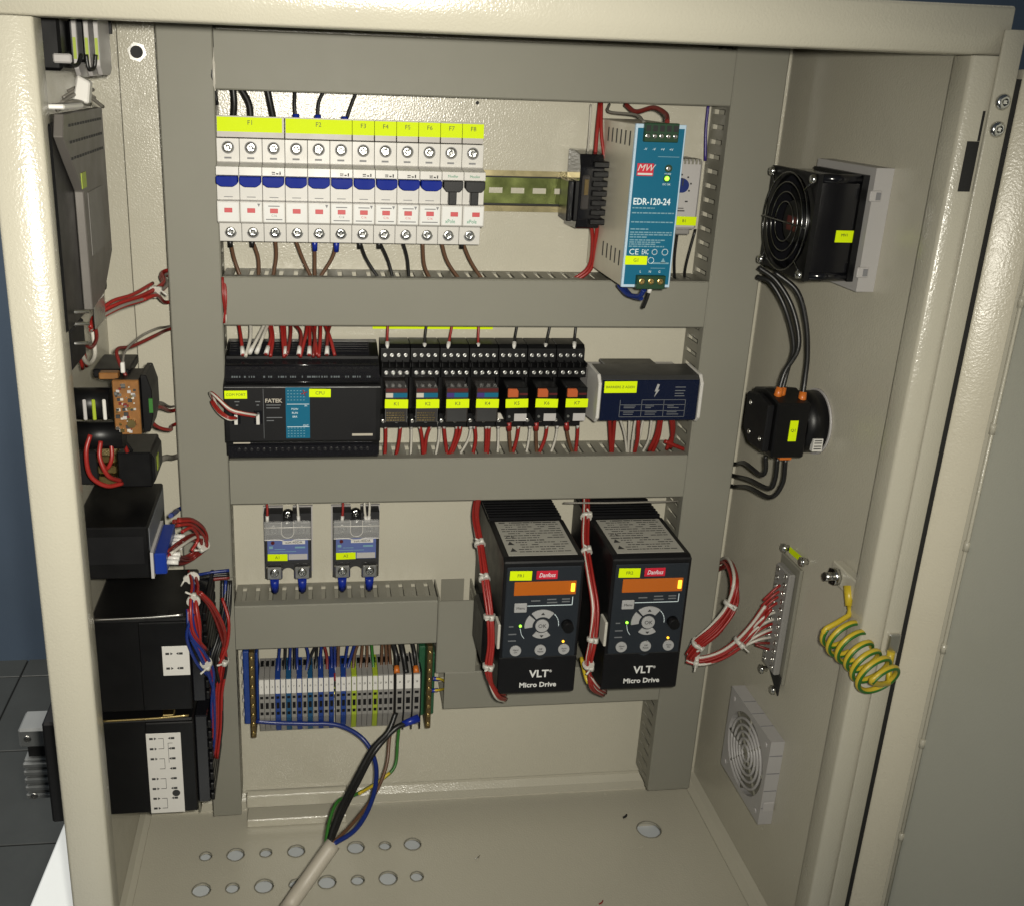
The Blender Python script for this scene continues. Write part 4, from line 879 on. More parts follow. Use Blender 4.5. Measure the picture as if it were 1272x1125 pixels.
# ================================================================== DRIVES
VZ, VD = .2975, -.1406
def drive(V, lab, txt):
    t = thing('motor_drive', lab, 'drive', (V, 0, VZ - .134), 'pair of motor drives')
    X = lambda mm: V + mm / 1000.0
    Zd = lambda mm: VZ - mm / 1000.0
    prof = [(-.0015, Zd(128)), (-.100, Zd(134)), (VD + .004, Zd(134)), (VD, Zd(131)), (VD, Zd(2.5)), (VD + .005, Zd(0)), (-.060, Zd(0)), (-.0585, Zd(1.5)), (-.0015, Zd(1.5))]
    body = MB().prism(prof, 'x', V, V + .07, b=.0010).build('housing', 'drive_black', t)
    for k in range(9): MB().box(V + .001, V + .069, -.0560 + k * .0060, -.0530 + k * .0060, Zd(1.6), Zd(-1.0)).build('cooling_rib', 'drive_black', t)
    lb = MB().box(X(5), X(65), VD + .0075, -.0640, Zd(0.0), Zd(-.35)).build('rating_label', 'label_silver', t)
    rn = random.Random(9); pm = MB(); zt = Zd(-.36)
    for k in range(14):
        y = -.0665 - k * .0046
        x = X(8 if k < 9 else 16)
        while x < X(61):
            l = .001 + rn.random() * (.010 if k in (0, 3, 8) else .005)
            if rn.random() < .8: pm.box(x, min(x + l, X(62)), y - (.0011 if k in (0, 8) else .0006), y + .0006, zt, zt + .0001)
            x += l + .0008
    for yc in (-.1085, -.1215): pm.prism([(X(8), yc - .004), (X(14), yc - .004), (X(11), yc + .003)], 'z', zt, zt + .0001)
    pm.build('printed_lines', 'ink', lb)
    text('CE', X(13), -.0975, zt, .0065, 'ink', lb, facing='z')
    cp = MB().box(X(2.5), X(67.5), VD - .0015, VD, Zd(94), Zd(6.5), b=.0007).build('control_panel', 'drive_panel', t)
    yp = VD - .0016
    MB().box(X(28), X(46.5), VD - .0021, VD - .0015, Zd(18.0), Zd(10.0), b=.0003).build('logo_plate', 'logo_red', t)
    text('Danfoss', X(37.2), VD - .0022, Zd(14.1), .0056, 'print_white', t, shear=.3, sx=.78)
    ds = MB().box(X(9.5), X(63.5), VD - .0024, VD - .0012, Zd(33.0), Zd(20.0), b=.0011, seg=3).build('display', 'amber_glass', t)
    MB().box(X(58.8), X(62.2), VD - .0034, VD - .0020, Zd(30.0), Zd(22.0), b=.0006, seg=2).build('lit_segment', 'led_amber', ds)
    pm = MB(); pm.box(X(22), X(61.5), yp - .0001, yp + .0001, Zd(43.6), Zd(43.0)); pm.box(X(61), X(61.6), yp - .0001, yp + .0001, Zd(43.5), Zd(35.5))
    pm.build('printed_bracket', 'print_white', cp)
    pm = MB()
    for x, z, w in ((25, 38.5, 8), (39, 37.5, 8), (39, 40.5, 9), (52, 37.5, 7), (52, 40.0, 7), (7, 63.0, 4), (7, 70.5, 7), (7, 77.0, 7)): pm.box(X(x), X(x + w), yp - .0001, yp + .0001, Zd(z + .6), Zd(z - .5))
    pm.build('printed_line', 'print_grey', cp)
    mbn = MB().box(X(10.5), X(21.5), VD - .0030, VD - .0014, Zd(49.0), Zd(40.2), b=.0005).build('menu_button', 'button_grey', t)
    text('Menu', X(16), VD - .0031, Zd(44.6), .0034, 'ink', mbn)
    cx, cz = X(36), Zd(62.5)
    def ringseg(a0, a1, r0, r1, n=10):
        A = [math.radians(a0 + (a1 - a0) * k / n) for k in range(n + 1)]
        return [(cx + r1 * math.cos(a), cz + r1 * math.sin(a)) for a in A] + [(cx + r0 * math.cos(a), cz + r0 * math.sin(a)) for a in A[::-1]]
    up = MB().prism(ringseg(50, 130, .0085, .0155), 'y', VD - .0030, VD - .0014, b=.0003).build('up_button', 'button_grey', t)
    MB().prism([(cx - .0018, cz + .0108), (cx + .0018, cz + .0108), (cx, cz + .0132)], 'y', VD - .0032, VD - .0030).build('arrow', 'ink', up)
    dn = MB().prism(ringseg(230, 310, .0072, .0125), 'y', VD - .0030, VD - .0014, b=.0003).build('down_button', 'button_grey', t)
    MB().prism([(cx - .0018, cz - .0090), (cx + .0018, cz - .0090), (cx, cz - .0112)], 'y', VD - .0032, VD - .0030).build('arrow', 'ink', dn)
    bk = MB().prism(ringseg(138, 188, .0085, .0155), 'y', VD - .0030, VD - .0014, b=.0003).build('back_button', 'button_grey', t)
    ok = MB().cyl((cx, VD - .0014, cz), (cx, VD - .0032, cz), .0062, .0058, n=20).build('ok_button', 'button_grey', t)
    text('OK', cx, VD - .0033, cz, .0050, 'ink', ok)
    ra = MB(); A = [math.radians(a) for a in range(-5, 46, 10)]
    for a, b in zip(A, A[1:]): ra.tube([(cx + .0148 * math.cos(a), yp, cz + .0148 * math.sin(a)), (cx + .0148 * math.cos(b), yp, cz + .0148 * math.sin(b))], .0004, n=4)
    ra.tube([(X(17), yp, Zd(65)), (X(18.5), yp, Zd(71)), (X(21), yp, Zd(75))], .0003, n=4)
    ra.build('printed_arc', 'print_white', cp)
    kn = MB().cyl((X(58), VD - .0014, Zd(62.5)), (X(58), VD - .0090, Zd(62.5)), .0052, .0046, n=18).build('speed_knob', 'black_plastic', t)
    MB().cyl((X(17), VD - .0014, Zd(62.5)), (X(17), VD - .0022, Zd(62.5)), .0012, n=10).build('lamp', 'led_green', t)
    MB().cyl((X(56), VD - .0014, Zd(79)), (X(56), VD - .0022, Zd(79)), .0011, n=10).build('lamp', 'led_amber', t)
    for x, s in ((14, 'Hand\nOn'), (36, 'Off\nReset'), (57, 'Auto\nOn')):
        bb = MB().cyl((X(x), VD - .0014, Zd(86.5)), (X(x), VD - .0030, Zd(86.5)), .0052, .0049, n=20).build('round_button', 'button_grey', t)
        text(s, X(x), VD - .0031, Zd(86.5), .0023, 'ink', bb)
    MB().prism([(X(31), Zd(95.3)), (X(36), Zd(97.2)), (X(41), Zd(95.3))], 'y', VD - .0006, VD + .0001).build('cover_notch', 'drive_panel', t)
    MB().box(X(.5), X(69.5), VD - .0004, VD + .0001, Zd(95.0), Zd(94.4)).build('cover_seam', 'gap_dark', t)
    text('VLT', X(37), VD - .0003, Zd(112), .0102, 'breaker_label', t, bold=.00022)
    text('\u00ae', X(47.2), VD - .0003, Zd(109.5), .0034, 'breaker_label', t)
    text('Micro Drive', X(36.5), VD - .0003, Zd(123), .0068, 'breaker_label', t, bold=.00016)
    yellow_tag(t, X(5), X(24), Zd(18.3), Zd(9.5), VD - .0021, txt, .0034)
    return t
drive(.3588, 'left black motor drive with amber display tagged FR1', 'FR1')
drive(.4537, 'right black motor drive with amber display tagged FR2', 'FR2')
bundle('drive_wires', 'red and white wire bundle tied along the left side of the left drive', [(0.3531, -0.0300, 0.3140), (0.3456, -0.0620, 0.3036), (0.3462, -0.0900, 0.2887), (0.3470, -0.1180, 0.2673), (0.3495, -0.1360, 0.2417), (0.3505, -0.1420, 0.2175), (0.3489, -0.1460, 0.1919), (0.3591, -0.1400, 0.1671), (0.3718, -0.1200, 0.1481)], .0036, [('wire_red', 6), ('wire_white', 2)], .0013, ties=(.25, .37, .5, .72))
bundle('drive_wires', 'red and white wire bundle tied between the two drives', [(0.4571, -0.0300, 0.3122), (0.4496, -0.0620, 0.3015), (0.4428, -0.0900, 0.2863), (0.4413, -0.1180, 0.2684), (0.4427, -0.1360, 0.2463), (0.4407, -0.1440, 0.2191), (0.4385, -0.1460, 0.1961), (0.4459, -0.1420, 0.1727), (0.4638, -0.1200, 0.1489)], .0036, [('wire_red', 6), ('wire_white', 2)], .0013, ties=(.13, .28, .62, .75))
for p, l in (((0.3526, -0.1395, 0.2254), 'left'), ((0.4451, -0.1395, 0.2243), 'right')):
    x = {'left': .3588, 'right': .4537}[l]
    o = MB().box(x - .0026, x - .0002, p[1] - .004, p[1] + .012, p[2] - .012, p[2] + .012, b=.0006).build('tie_mount', 'wire_white'); tag(o, 'white adhesive tie mount on the side of the %s drive' % l, 'tie mount', 'tie mounts on the drives')
wire([(0.4425, -0.1100, 0.1811), (0.4431, -0.1250, 0.1719), (0.4452, -0.1300, 0.1665)], .0018, 'wire_yellow', 'short yellow wire behind the bundle between the two drives')
wire([(0.4292, -0.0550, 0.3118), (0.4736, -0.0600, 0.3131), (0.5362, -0.0620, 0.3145)], .0009, 'wire_grey', 'thin grey wire running across above the right drive')
tag(MB().box(.3465, .3575, -.1250, -.0730, .186, .232, b=.003).build('dark_plug', 'black_plastic'), 'black plug part hidden behind wires left of the left drive', 'plug')

# ================================================================== TERMINAL BLOCKS
t = thing('neutral_bar', 'blue neutral bar with brass screws at the left of the terminals', 'terminal bar', (.139, 0, .07))
MB().box(.1308, .1372, -.032, -.008, .070, .152, b=.001).build('base', 'terminal_blue', t)
MB().box(.1428, .1452, -.032, -.008, .070, .150, b=.001).build('base', 'terminal_blue', t)
br = MB().box(.1374, .1426, -.044, -.012, .062, .158, b=.0008).build('bar', 'bus_olive', t)
for k in range(9): MB().screw((.1400, -.0441, .068 + k * .0105), (0, -1, 0), .0020, .0012).build('screw', 'brass', br)
for k in range(5): MB().box(.1296, .1310, -.0330, -.0250, .081 + k * .016, .084 + k * .016).build('clip', 'light_grey', t)
t = thing('earth_bar', 'green earth bar with brass screws at the right of the terminals', 'terminal bar', (.311, 0, .06))
MB().box(.3020, .3085, -.030, -.008, .070, .150, b=.001).build('base', 'terminal_green', t)
MB().box(.3142, .3190, -.026, -.008, .068, .140, b=.001).build('base', 'terminal_green', t)
br = MB().box(.3087, .3140, -.044, -.012, .064, .158, b=.0008).build('bar', 'bus_olive', t)
for k in range(9): MB().screw((.3113, -.0441, .070 + k * .0102), (0, -1, 0), .0020, .0012).build('screw', 'brass', br)
for k, p in enumerate(([(0.3155, -0.0400, 0.1195), (0.3239, -0.0380, 0.1169), (0.3332, -0.0200, 0.1001)], [(0.3143, -0.0400, 0.1057), (0.3227, -0.0380, 0.1049), (0.3326, -0.0200, 0.0945)])):
    w = wire(p, .0013, 'wire_yellow', 'yellow and green wire at the %s blue ferrule of the earth bar' % ('upper', 'lower')[k], 'earth bar wires')
    a, b = Vector(p[0]), Vector(p[1]); MB().cyl(a, a.lerp(b, .8), .0020, n=8).build('ferrule', 'sleeve_blue', w)
tprof = [(-.0095, .062), (-.038, .066), (-.0465, .0855), (-.0470, .0870), (-.0470, .1130), (-.0440, .1290), (-.0300, .1310), (-.0120, .1320), (-.0095, .128)]
TC = {3: 'b', 5: 't', 7: 'b', 9: 't', 11: 'b', 13: 'b', 15: 'b', 17: 'y', 21: 'y'}
def terminal(x, w, i, c, lab, big=False):
    t = thing('terminal_block', lab, 'terminal', (x, -.0075, .07), 'terminal blocks on the bottom rail')
    mm = {'g': 'terminal_grey', 'b': 'terminal_blue', 't': 'terminal_teal', 'y': 'yellow_green'}[c]
    MB().prism(tprof, 'x', x + .0002, x + w - .0002).build('body', mm, t)
    mk = MB().prism([(-.0474, .1145), (-.0478, .1145), (-.0452, .1283), (-.0448, .1283)], 'x', x + .0005, x + w - .0005).build('marker', 'white_plastic', t)
    text('%d' % (i + 1), x + w / 2, -.0468, .1215, .0028, 'ink', mk, sx=.75)
    xc = x + w / 2
    for z0, z1 in ((.1085, .1110), (.0975, .1040), (.0905, .0935)): MB().box(xc - w * .28, xc + w * .28, -.04745, -.0469, z0, z1).build('opening', 'black_matte', t)
    MB().box(xc - w * .3, xc + w * .3, -.0260, -.0170, .1311, .1322).build('opening', 'black_matte', t)
nt_ = 0
for i in range(25):
    x = .1462 + i * .00515 + (.0012 if i >= 14 else 0)
    c = TC.get(i, 'g')
    cn = {'g': 'grey', 'b': 'blue', 't': 'teal', 'y': 'yellow-green'}[c]
    terminal(x, .00515, i, c, '%s terminal block from the left on the bottom rail, %s' % (ORD[i], cn))
for i in range(3):
    x = .2785 + i * .0084
    terminal(x, .0070, 25 + i, 'g', '%s wide grey power terminal at the right end of the row' % ORD[i], True)
    MB().box(x + .0071, x + .0082, -.0462, -.0100, .066, .1325).build('separator_plate', 'black_matte')
    tag(bpy.data.objects['separator_plate' if i == 0 else 'separator_plate.%03d' % i], '%s thin black plate between the wide grey power terminals' % ORD[i], 'plate', 'separator plates')
TW = [([(0.1669, -0.0300, 0.1619), (0.1649, -0.0280, 0.1385), (0.1632, -0.0380, 0.1196)], 'blue'), ([(0.1722, -0.0300, 0.1617), (0.1710, -0.0280, 0.1382), (0.1686, -0.0380, 0.1194)], 'black'), ([(0.1769, -0.0300, 0.1615), (0.1757, -0.0280, 0.1380), (0.1741, -0.0380, 0.1200)], 'blue'), ([(0.1799, -0.0300, 0.1614), (0.1804, -0.0280, 0.1378), (0.1795, -0.0380, 0.1198)], 'black'), ([(0.1830, -0.0300, 0.1613), (0.1827, -0.0280, 0.1377), (0.1841, -0.0380, 0.1205)], 'blue'), ([(0.1899, -0.0300, 0.1610), (0.1936, -0.0280, 0.1418), (0.1895, -0.0380, 0.1202)], 'blue'), ([(0.2038, -0.0300, 0.1605), (0.1960, -0.0280, 0.1417), (0.1903, -0.0380, 0.1202)], 'black'), ([(0.2023, -0.0300, 0.1605), (0.2014, -0.0260, 0.1402), (0.1997, -0.0380, 0.1207)], 'black'), ([(0.2069, -0.0300, 0.1604), (0.2053, -0.0280, 0.1368), (0.2051, -0.0380, 0.1204)], 'blue'), ([(0.2070, -0.0300, 0.1621), (0.2116, -0.0280, 0.1410), (0.2113, -0.0380, 0.1202)], 'darkred'), ([(0.2155, -0.0300, 0.1618), (0.2163, -0.0280, 0.1363), (0.2160, -0.0380, 0.1199)], 'blue'), ([(0.2194, -0.0300, 0.1617), (0.2194, -0.0280, 0.1362), (0.2199, -0.0380, 0.1198)], 'blue'), ([(0.2233, -0.0300, 0.1615), (0.2225, -0.0280, 0.1360), (0.2223, -0.0380, 0.1197)], 'brown'), ([(0.2326, -0.0300, 0.1611), (0.2296, -0.0280, 0.1357), (0.2270, -0.0380, 0.1204)], 'blue'), ([(0.2404, -0.0300, 0.1608), (0.2351, -0.0280, 0.1400), (0.2285, -0.0380, 0.1203)], 'blue'), ([(0.2435, -0.0300, 0.1607), (0.2383, -0.0280, 0.1399), (0.2364, -0.0380, 0.1208)], 'brown'), ([(0.2467, -0.0300, 0.1606), (0.2454, -0.0280, 0.1396), (0.2427, -0.0380, 0.1206)], 'brown'), ([(0.2506, -0.0300, 0.1604), (0.2509, -0.0280, 0.1394), (0.2490, -0.0380, 0.1203)], 'brown'), ([(0.2545, -0.0300, 0.1603), (0.2564, -0.0280, 0.1392), (0.2577, -0.0380, 0.1208)], 'green'), ([(0.2655, -0.0300, 0.1599), (0.2652, -0.0280, 0.1342), (0.2640, -0.0380, 0.1205)], 'brown'), ([(0.2687, -0.0300, 0.1597), (0.2700, -0.0280, 0.1340), (0.2687, -0.0380, 0.1203)], 'brown'), ([(0.2718, -0.0300, 0.1596), (0.2740, -0.0280, 0.1339), (0.2743, -0.0380, 0.1210)], 'brown')]
cnt = {}
for i, (p, c) in enumerate(TW):
    cnt[c] = cnt.get(c, 0) + 1
    w = wire(p, .0015, 'wire_' + c, '%s %s wire from the left dropping into the bottom terminals' % (ORD[cnt[c] - 1], 'dark red' if c == 'darkred' else c), 'wires into the bottom terminals')
    a, b = Vector(p[-1]), Vector(p[-2]); d = (b - a).normalized()
    MB().cyl(a, a + d * .0075, .0016, .0019, n=8).build('ferrule', 'white_plastic' if i < 8 else ('wire_red' if i < 15 else 'wire_black'), w)
for i, (p, r) in enumerate((([(0.2745, -0.0260, 0.1580), (0.2793, -0.0300, 0.1422), (0.2792, -0.0430, 0.1303)], .0026), ([(0.2832, -0.0260, 0.1577), (0.2864, -0.0300, 0.1419), (0.2887, -0.0430, 0.1281)], .0028), ([(0.2944, -0.0260, 0.1573), (0.2976, -0.0300, 0.1414), (0.2982, -0.0430, 0.1295)], .0020))):
    w = wire(p, r, 'wire_black', '%s thick black wire from the left into the power terminals' % ORD[i], 'thick black wires into the power terminals')
    if i != 1:
        a, b = Vector(p[-1]), Vector(p[-2]); d = (b - a).normalized(); MB().cyl(a - d * .001, a + d * .006, .0031, .0027, n=10).build('ferrule', 'sleeve_orange', w)

# supply cable with its cores
sc = thing('supply_cable', 'pale supply cable entering at the bottom with coloured cores fanned out', 'cable', (0.2120, -0.1500, 0.0197))
MB().tube([(0.1588, -0.2589, 0.0200), (0.1706, -0.1900, -0.0161), (0.1917, -0.1700, 0.0016), (0.2149, -0.1500, 0.0221)], .0072, n=14).build('sheath', 'cable_sheath', sc)
MB().tube([(0.2135, -0.1500, 0.0205), (0.2369, -0.1300, 0.0205), (0.2535, -0.1000, 0.0296), (0.2582, -0.0700, 0.0431), (0.2473, -0.0500, 0.0590), (0.2221, -0.0450, 0.0737), (0.1907, -0.0450, 0.0772), (0.1635, -0.0450, 0.0795), (0.1426, -0.0440, 0.0818)], .0023, n=9).build('core', 'wire_blue', sc)
MB().tube([(0.2113, -0.1500, 0.0206), (0.2238, -0.1200, 0.0295), (0.2401, -0.0900, 0.0410), (0.2568, -0.0650, 0.0554), (0.2770, -0.0550, 0.0732), (0.2901, -0.0500, 0.0764)], .0028, n=9).build('core', 'wire_black', sc)
MB().tube([(0.2091, -0.1500, 0.0199), (0.2208, -0.1220, 0.0332), (0.2369, -0.0920, 0.0446), (0.2542, -0.0680, 0.0606), (0.2706, -0.0560, 0.0714), (0.2790, -0.0460, 0.0864)], .0027, n=9).build('core', 'wire_black', sc)
MB().tube([(0.2135, -0.1500, 0.0214), (0.2351, -0.1200, 0.0195), (0.2564, -0.0900, 0.0260), (0.2685, -0.0700, 0.0425), (0.2724, -0.0550, 0.0641), (0.2775, -0.0460, 0.0864)], .0018, n=8).build('core', 'wire_brown', sc)
gc = MB().tube([(0.2077, -0.1500, 0.0200), (0.2117, -0.1300, 0.0296), (0.2204, -0.1100, 0.0361), (0.2363, -0.0900, 0.0254), (0.2609, -0.0700, 0.0240), (0.2774, -0.0600, 0.0325), (0.2809, -0.0500, 0.0553), (0.2825, -0.0460, 0.0712)], .0016, n=8).build('core', 'wire_green', sc)
MB().tube([(0.2409, -0.0915, 0.0282), (0.2590, -0.0735, 0.0250), (0.2722, -0.0655, 0.0303)], .0015, n=8).build('yellow_stripe', 'wire_yellow', gc)
MB().cyl((0.2852, -0.0510, 0.0755), (0.3015, -0.0470, 0.0794), .0032, .0042, n=10).build('sleeve', 'sleeve_blue', sc)

# ================================================================== RIGHT WALL
WR = .6289
# --- fan
t = thing('cooling_fan', 'black square fan with chrome finger guard on the right wall', 'fan', (WR, -.125, .54))
fx0, fx1, fy0, fy1, fz0, fz1 = .5740, .6145, -.1642, -.0841, .5402, .6203
fyc, fzc = (fy0 + fy1) / 2, (fz0 + fz1) / 2
def fan_plate(x0, x1, r):
    return MB().plate_holes(fy0, fy1, fz0, fz1, [(fyc, fzc, r)], x0, x1, ax='x', n=32)
fan_plate(fx0, fx0 + .004, .0370).build('front_flange', 'black_plastic', t)
fan_plate(fx1 - .005, fx1, .0370).build('rear_flange', 'black_plastic', t)
sw = MB()
sw.box(fx0 + .0041, fx1 - .0051, fy0 + .002, fy0 + .004, fz0 + .002, fz1 - .002, b=.0008); sw.box(fx0 + .0041, fx1 - .0051, fy1 - .004, fy1 - .002, fz0 + .002, fz1 - .002)
sw.box(fx0 + .0041, fx1 - .0051, fy0 + .004, fy1 - .004, fz1 - .004, fz1 - .002); sw.box(fx0 + .0041, fx1 - .0051, fy0 + .004, fy1 - .004, fz0 + .002, fz0 + .004)
sw.build('shroud', 'black_gloss', t)
for z in (fz0 + .0035, fz1 - .0035):
    MB().cyl((fx0 + .004, fy0 + .0035, z), (fx1 - .005, fy0 + .0035, z), .0036, n=12).build('corner_column', 'black_gloss', t)
hub = MB().cyl((fx0 + .004, fyc, fzc), (fx0 + .030, fyc, fzc), .0165, n=24).build('hub', 'black_plastic', t)
MB().box(fx0 + .0034, fx0 + .0039, fyc - .008, fyc + .008, fzc - .007, fzc + .004).build('hub_label', 'relay_red', hub)
for k in range(7):
    a = 2 * math.pi * k / 7
    b = MB(); v = []
    for rr, tw in ((.016, .30), (.035, .18)):
        for s in (-1, 1):
            aa = a + s * tw; v.append((fx0 + .012 + (.010 if s > 0 else 0), fyc + rr * math.cos(aa), fzc + rr * math.sin(aa)))
    q = [b.bm.verts.new(p) for p in v]; q2 = [b.bm.verts.new((p[0] + .0012, p[1], p[2])) for p in v]
    b.bm.faces.new((q[0], q[1], q[3], q[2])); b.bm.faces.new((q2[0], q2[2], q2[3], q2[1]))
    for i, j in ((0, 1), (1, 3), (3, 2), (2, 0)): b.bm.faces.new((q[i], q2[i], q2[j], q[j]))
    b.build('blade', 'black_plastic', t)
gd = MB()
for r in (.0380, .0305, .0230, .0155):
    pts = [(fx0 - .0030, fyc + r * math.cos(2 * math.pi * k / 36), fzc + r * math.sin(2 * math.pi * k / 36)) for k in range(37)]
    gd.tube(pts, .0006, n=6, sub=1)
for sy, sz in ((1, 1), (1, -1), (-1, 1), (-1, -1)):
    gd.tube([(fx0 - .0030, fyc + sy * .0265, fzc + sz * .0265), (fx0 - .0012, fyc + sy * .0355, fzc + sz * .0355)], .0009, n=6)
gd.tube([(fx0 - .0040, fyc - .0380, fzc), (fx0 - .0040, fyc + .0380, fzc)], .0007, n=6)
gd.build('finger_guard', 'fan_chrome', t)
for sy, sz in ((1, 1), (1, -1), (-1, 1), (-1, -1)):
    MB().screw((fx0 - .0014, fyc + sy * .0358, fzc + sz * .0358), (-1, 0, 0), .0036, .003).build('screw', 'screw_steel', t)
yt = MB().box(.5955, .6095, fy0 + .0014, fy0 + .0019, .5700, .5790).build('marker_tag', 'tag_yellow', t)
text('MV1', .6025, fy0 + .0012, .5755, .0030, 'ink_olive', yt)
gy0, gy1, gz0, gz1 = -.1712, -.0786, .5338, .6262
fr = MB(); fr.plate_holes(gy0, gy1, gz0, gz1, [(fyc, fzc, .0385)], .6147, WR, ax='x', n=32); fr.build('filter_frame', 'filter_grey', t)
for z in (.5450, .6020):
    MB().box(.6120, .6210, gy0 - .0022, gy0 + .0008, z, z + .0080, b=.0006).build('clip', 'light_grey', t)
    MB().box(.6165, .6200, gy0 - .0027, gy0 - .0021, z + .0012, z + .0068).build('clip_slot', 'ink_grey', t)
for k, p in enumerate(([(0.5707, -0.0900, 0.5378), (0.5840, -0.1000, 0.5277), (0.5968, -0.1100, 0.5061), (0.6015, -0.1200, 0.4777), (0.5903, -0.1250, 0.4568), (0.5856, -0.1280, 0.4367)], [(0.5750, -0.0800, 0.5278), (0.5840, -0.0900, 0.5244), (0.5954, -0.1000, 0.5039), (0.5998, -0.1150, 0.4764), (0.5938, -0.1220, 0.4574), (0.5895, -0.1260, 0.4361)], [(0.5759, -0.1100, 0.5375), (0.5928, -0.1200, 0.5237), (0.6019, -0.1250, 0.4994), (0.6061, -0.1280, 0.4729), (0.6063, -0.1300, 0.4527), (0.6045, -0.1340, 0.4343)])):
    w = wire(p, .0021, 'wire_black', '%s thick black wire running from the fan down to the isolator' % ('left', 'middle', 'right')[k], 'black wires from fan to isolator', sub=8)
    a, b = Vector(p[-1]), Vector(p[-2]); d = (b - a).normalized(); MB().cyl(a - d * .002, a + d * .0075, .0036, .0030, n=10).build('ferrule', 'sleeve_orange', w)
# --- isolator
t = thing('isolator_switch', 'black isolator switch with round base on the right wall below the fan', 'switch', (WR, -.117, .386))
ic = (-.1170, .4105)
MB().cyl((.6272, *ic), (WR, *ic), .0285, n=40).build('mounting_ring', 'light_grey', t)
MB().cyl((.6090, *ic), (.6271, *ic), .0262, .0270, n=40).build('round_base', 'black_plastic', t)
MB().prism([(-.1430, .3870), (-.1430, .4345), (-.1150, .4400), (-.0930, .4345), (-.0930, .3980), (-.1080, .3860)], 'x', .5800, .6088, b=.0012).build('body', 'black_plastic', t)
MB().prism([(-.1380, .3905), (-.1380, .4315), (-.1150, .4350), (-.0950, .4310), (-.0950, .3990), (-.1100, .3890)], 'x', .5740, .5799, b=.0010).build('back_cap', 'black_matte', t)
for y, z in ((-.105, .424), (-.109, .399), (-.131, .400)): MB().screw((.5738, y, z), (-1, 0, 0), .0022, .001).build('screw', 'steel', t)
MB().box(.6150, .6235, -.1443, -.1400, .3930, .4040).build('rating_label', 'white_plastic', t)
pm = MB()
for z in (.3950, .3972, .4000, .4020): pm.box(.6160, .6225, -.1446, -.1442, z, z + .0008)
pm.build('printed_line', 'ink', t)
yt = MB().box(.5925, .5995, -.1436, -.1431, .4020, .4200).build('marker_tag', 'tag_yellow', t)
text('Q1', .5960, -.1438, .4115, .0036, 'ink_olive', yt)
MB().box(.5900, .6000, -.1400, -.1340, .3842, .3868).build('base_lip', 'sleeve_orange', t)
for k, p in enumerate(([(0.5878, -0.1180, 0.3797), (0.5897, -0.1180, 0.3662), (0.5891, -0.1100, 0.3593), (0.5854, -0.0850, 0.3604)] + [(.6000, -.032, 0.3389), (.5860, -.022, 0.3394)], [(0.5950, -0.1260, 0.3804), (0.5966, -0.1240, 0.3610), (0.5951, -0.1180, 0.3495), (0.5914, -0.0850, 0.3446)] + [(.6000, -.032, 0.3272), (.5860, -.022, 0.3277)], [(0.6003, -0.1300, 0.3811), (0.6019, -0.1280, 0.3580), (0.5968, -0.1200, 0.3419), (0.5925, -0.0850, 0.3367)] + [(.6000, -.032, 0.3162), (.5860, -.022, 0.3167)])):
    wire(p, .0020, 'wire_black', '%s black wire looping from the isolator into the right duct' % ('upper', 'middle', 'lower')[k], 'black wires from isolator to duct', sub=8)
# --- connector strip
t = thing('wall_connector', 'long multi-pin connector bolted to the right wall with wires plugged in', 'connector', (WR, -.12, .16))
MB().box(.6255, WR, -.1395, -.1010, .1610, .2790, b=.001).build('flange', 'duct_wall', t)
bd = MB().box(.6190, .6254, -.1340, -.1070, .1690, .2720, b=.0012).build('insert', 'terminal_grey', t)
for k in range(12):
    for y in (-.1280, -.1130):
        MB().screw((.6189, y, .1745 + k * .0085), (-1, 0, 0), .0026, .0012).build('screw', 'steel', bd)
MB().prism([(-.1380, .1500), (-.1060, .1720), (-.1060, .1800), (-.1380, .1690)], 'x', .6235, .6249).build('latch_plate', 'gap_dark', t)
for y, z in ((-.1064, .2856), (-.1418, .2894), (-.1007, .1552), (-.1276, .1496)):
    MB().cyl((WR, y, z), (.6215, y, z), .0030, n=10).build('bolt', 'steel', t)
    MB().cyl((.6250, y, z), (.6225, y, z), .0046, n=6).build('nut', 'screw_steel', t)
yt = MB().prism([(-.1375, .2850), (-.1110, .2835), (-.1110, .2890), (-.1375, .2905)], 'x', .6270, .6276).build('marker_tag', 'tag_yellow', t)
PB = [(0.6018, -0.0200, 0.2250), (0.5936, -0.0600, 0.2479), (0.5845, -0.0980, 0.2481), (0.5817, -0.1040, 0.2280), (0.5705, -0.1060, 0.2059), (0.5562, -0.1040, 0.1882), (0.5511, -0.1000, 0.1713)]
bundle('connector_wires', 'upper half of the red and white bundle looping out of the right duct', PB, .0052, [('wire_red', 9), ('wire_white', 3)], .0014, ties=(.5, .84))
PB = [(0.5481, -0.1000, 0.1696), (0.5594, -0.1060, 0.1694), (0.5756, -0.1120, 0.1785), (0.5900, -0.1160, 0.1932), (0.6021, -0.1180, 0.2125), (0.6118, -0.1190, 0.2336)]
bundle('connector_wires', 'lower half of the red and white bundle rising to the wall connector', PB, .0054, [('wire_red', 10), ('wire_white', 3)], .0014, ties=(.15, .62))
ends = [(983, 722, 'red'), (985, 729, 'red'), (984, 736, 'red'), (983, 742, 'red'), (982, 749, 'white'), (980, 757, 'white'), (979, 765, 'red'), (978, 773, 'white'), (977, 781, 'red'), (976, 790, 'white'), (974, 799, 'darkred'), (972, 806, 'darkred')]
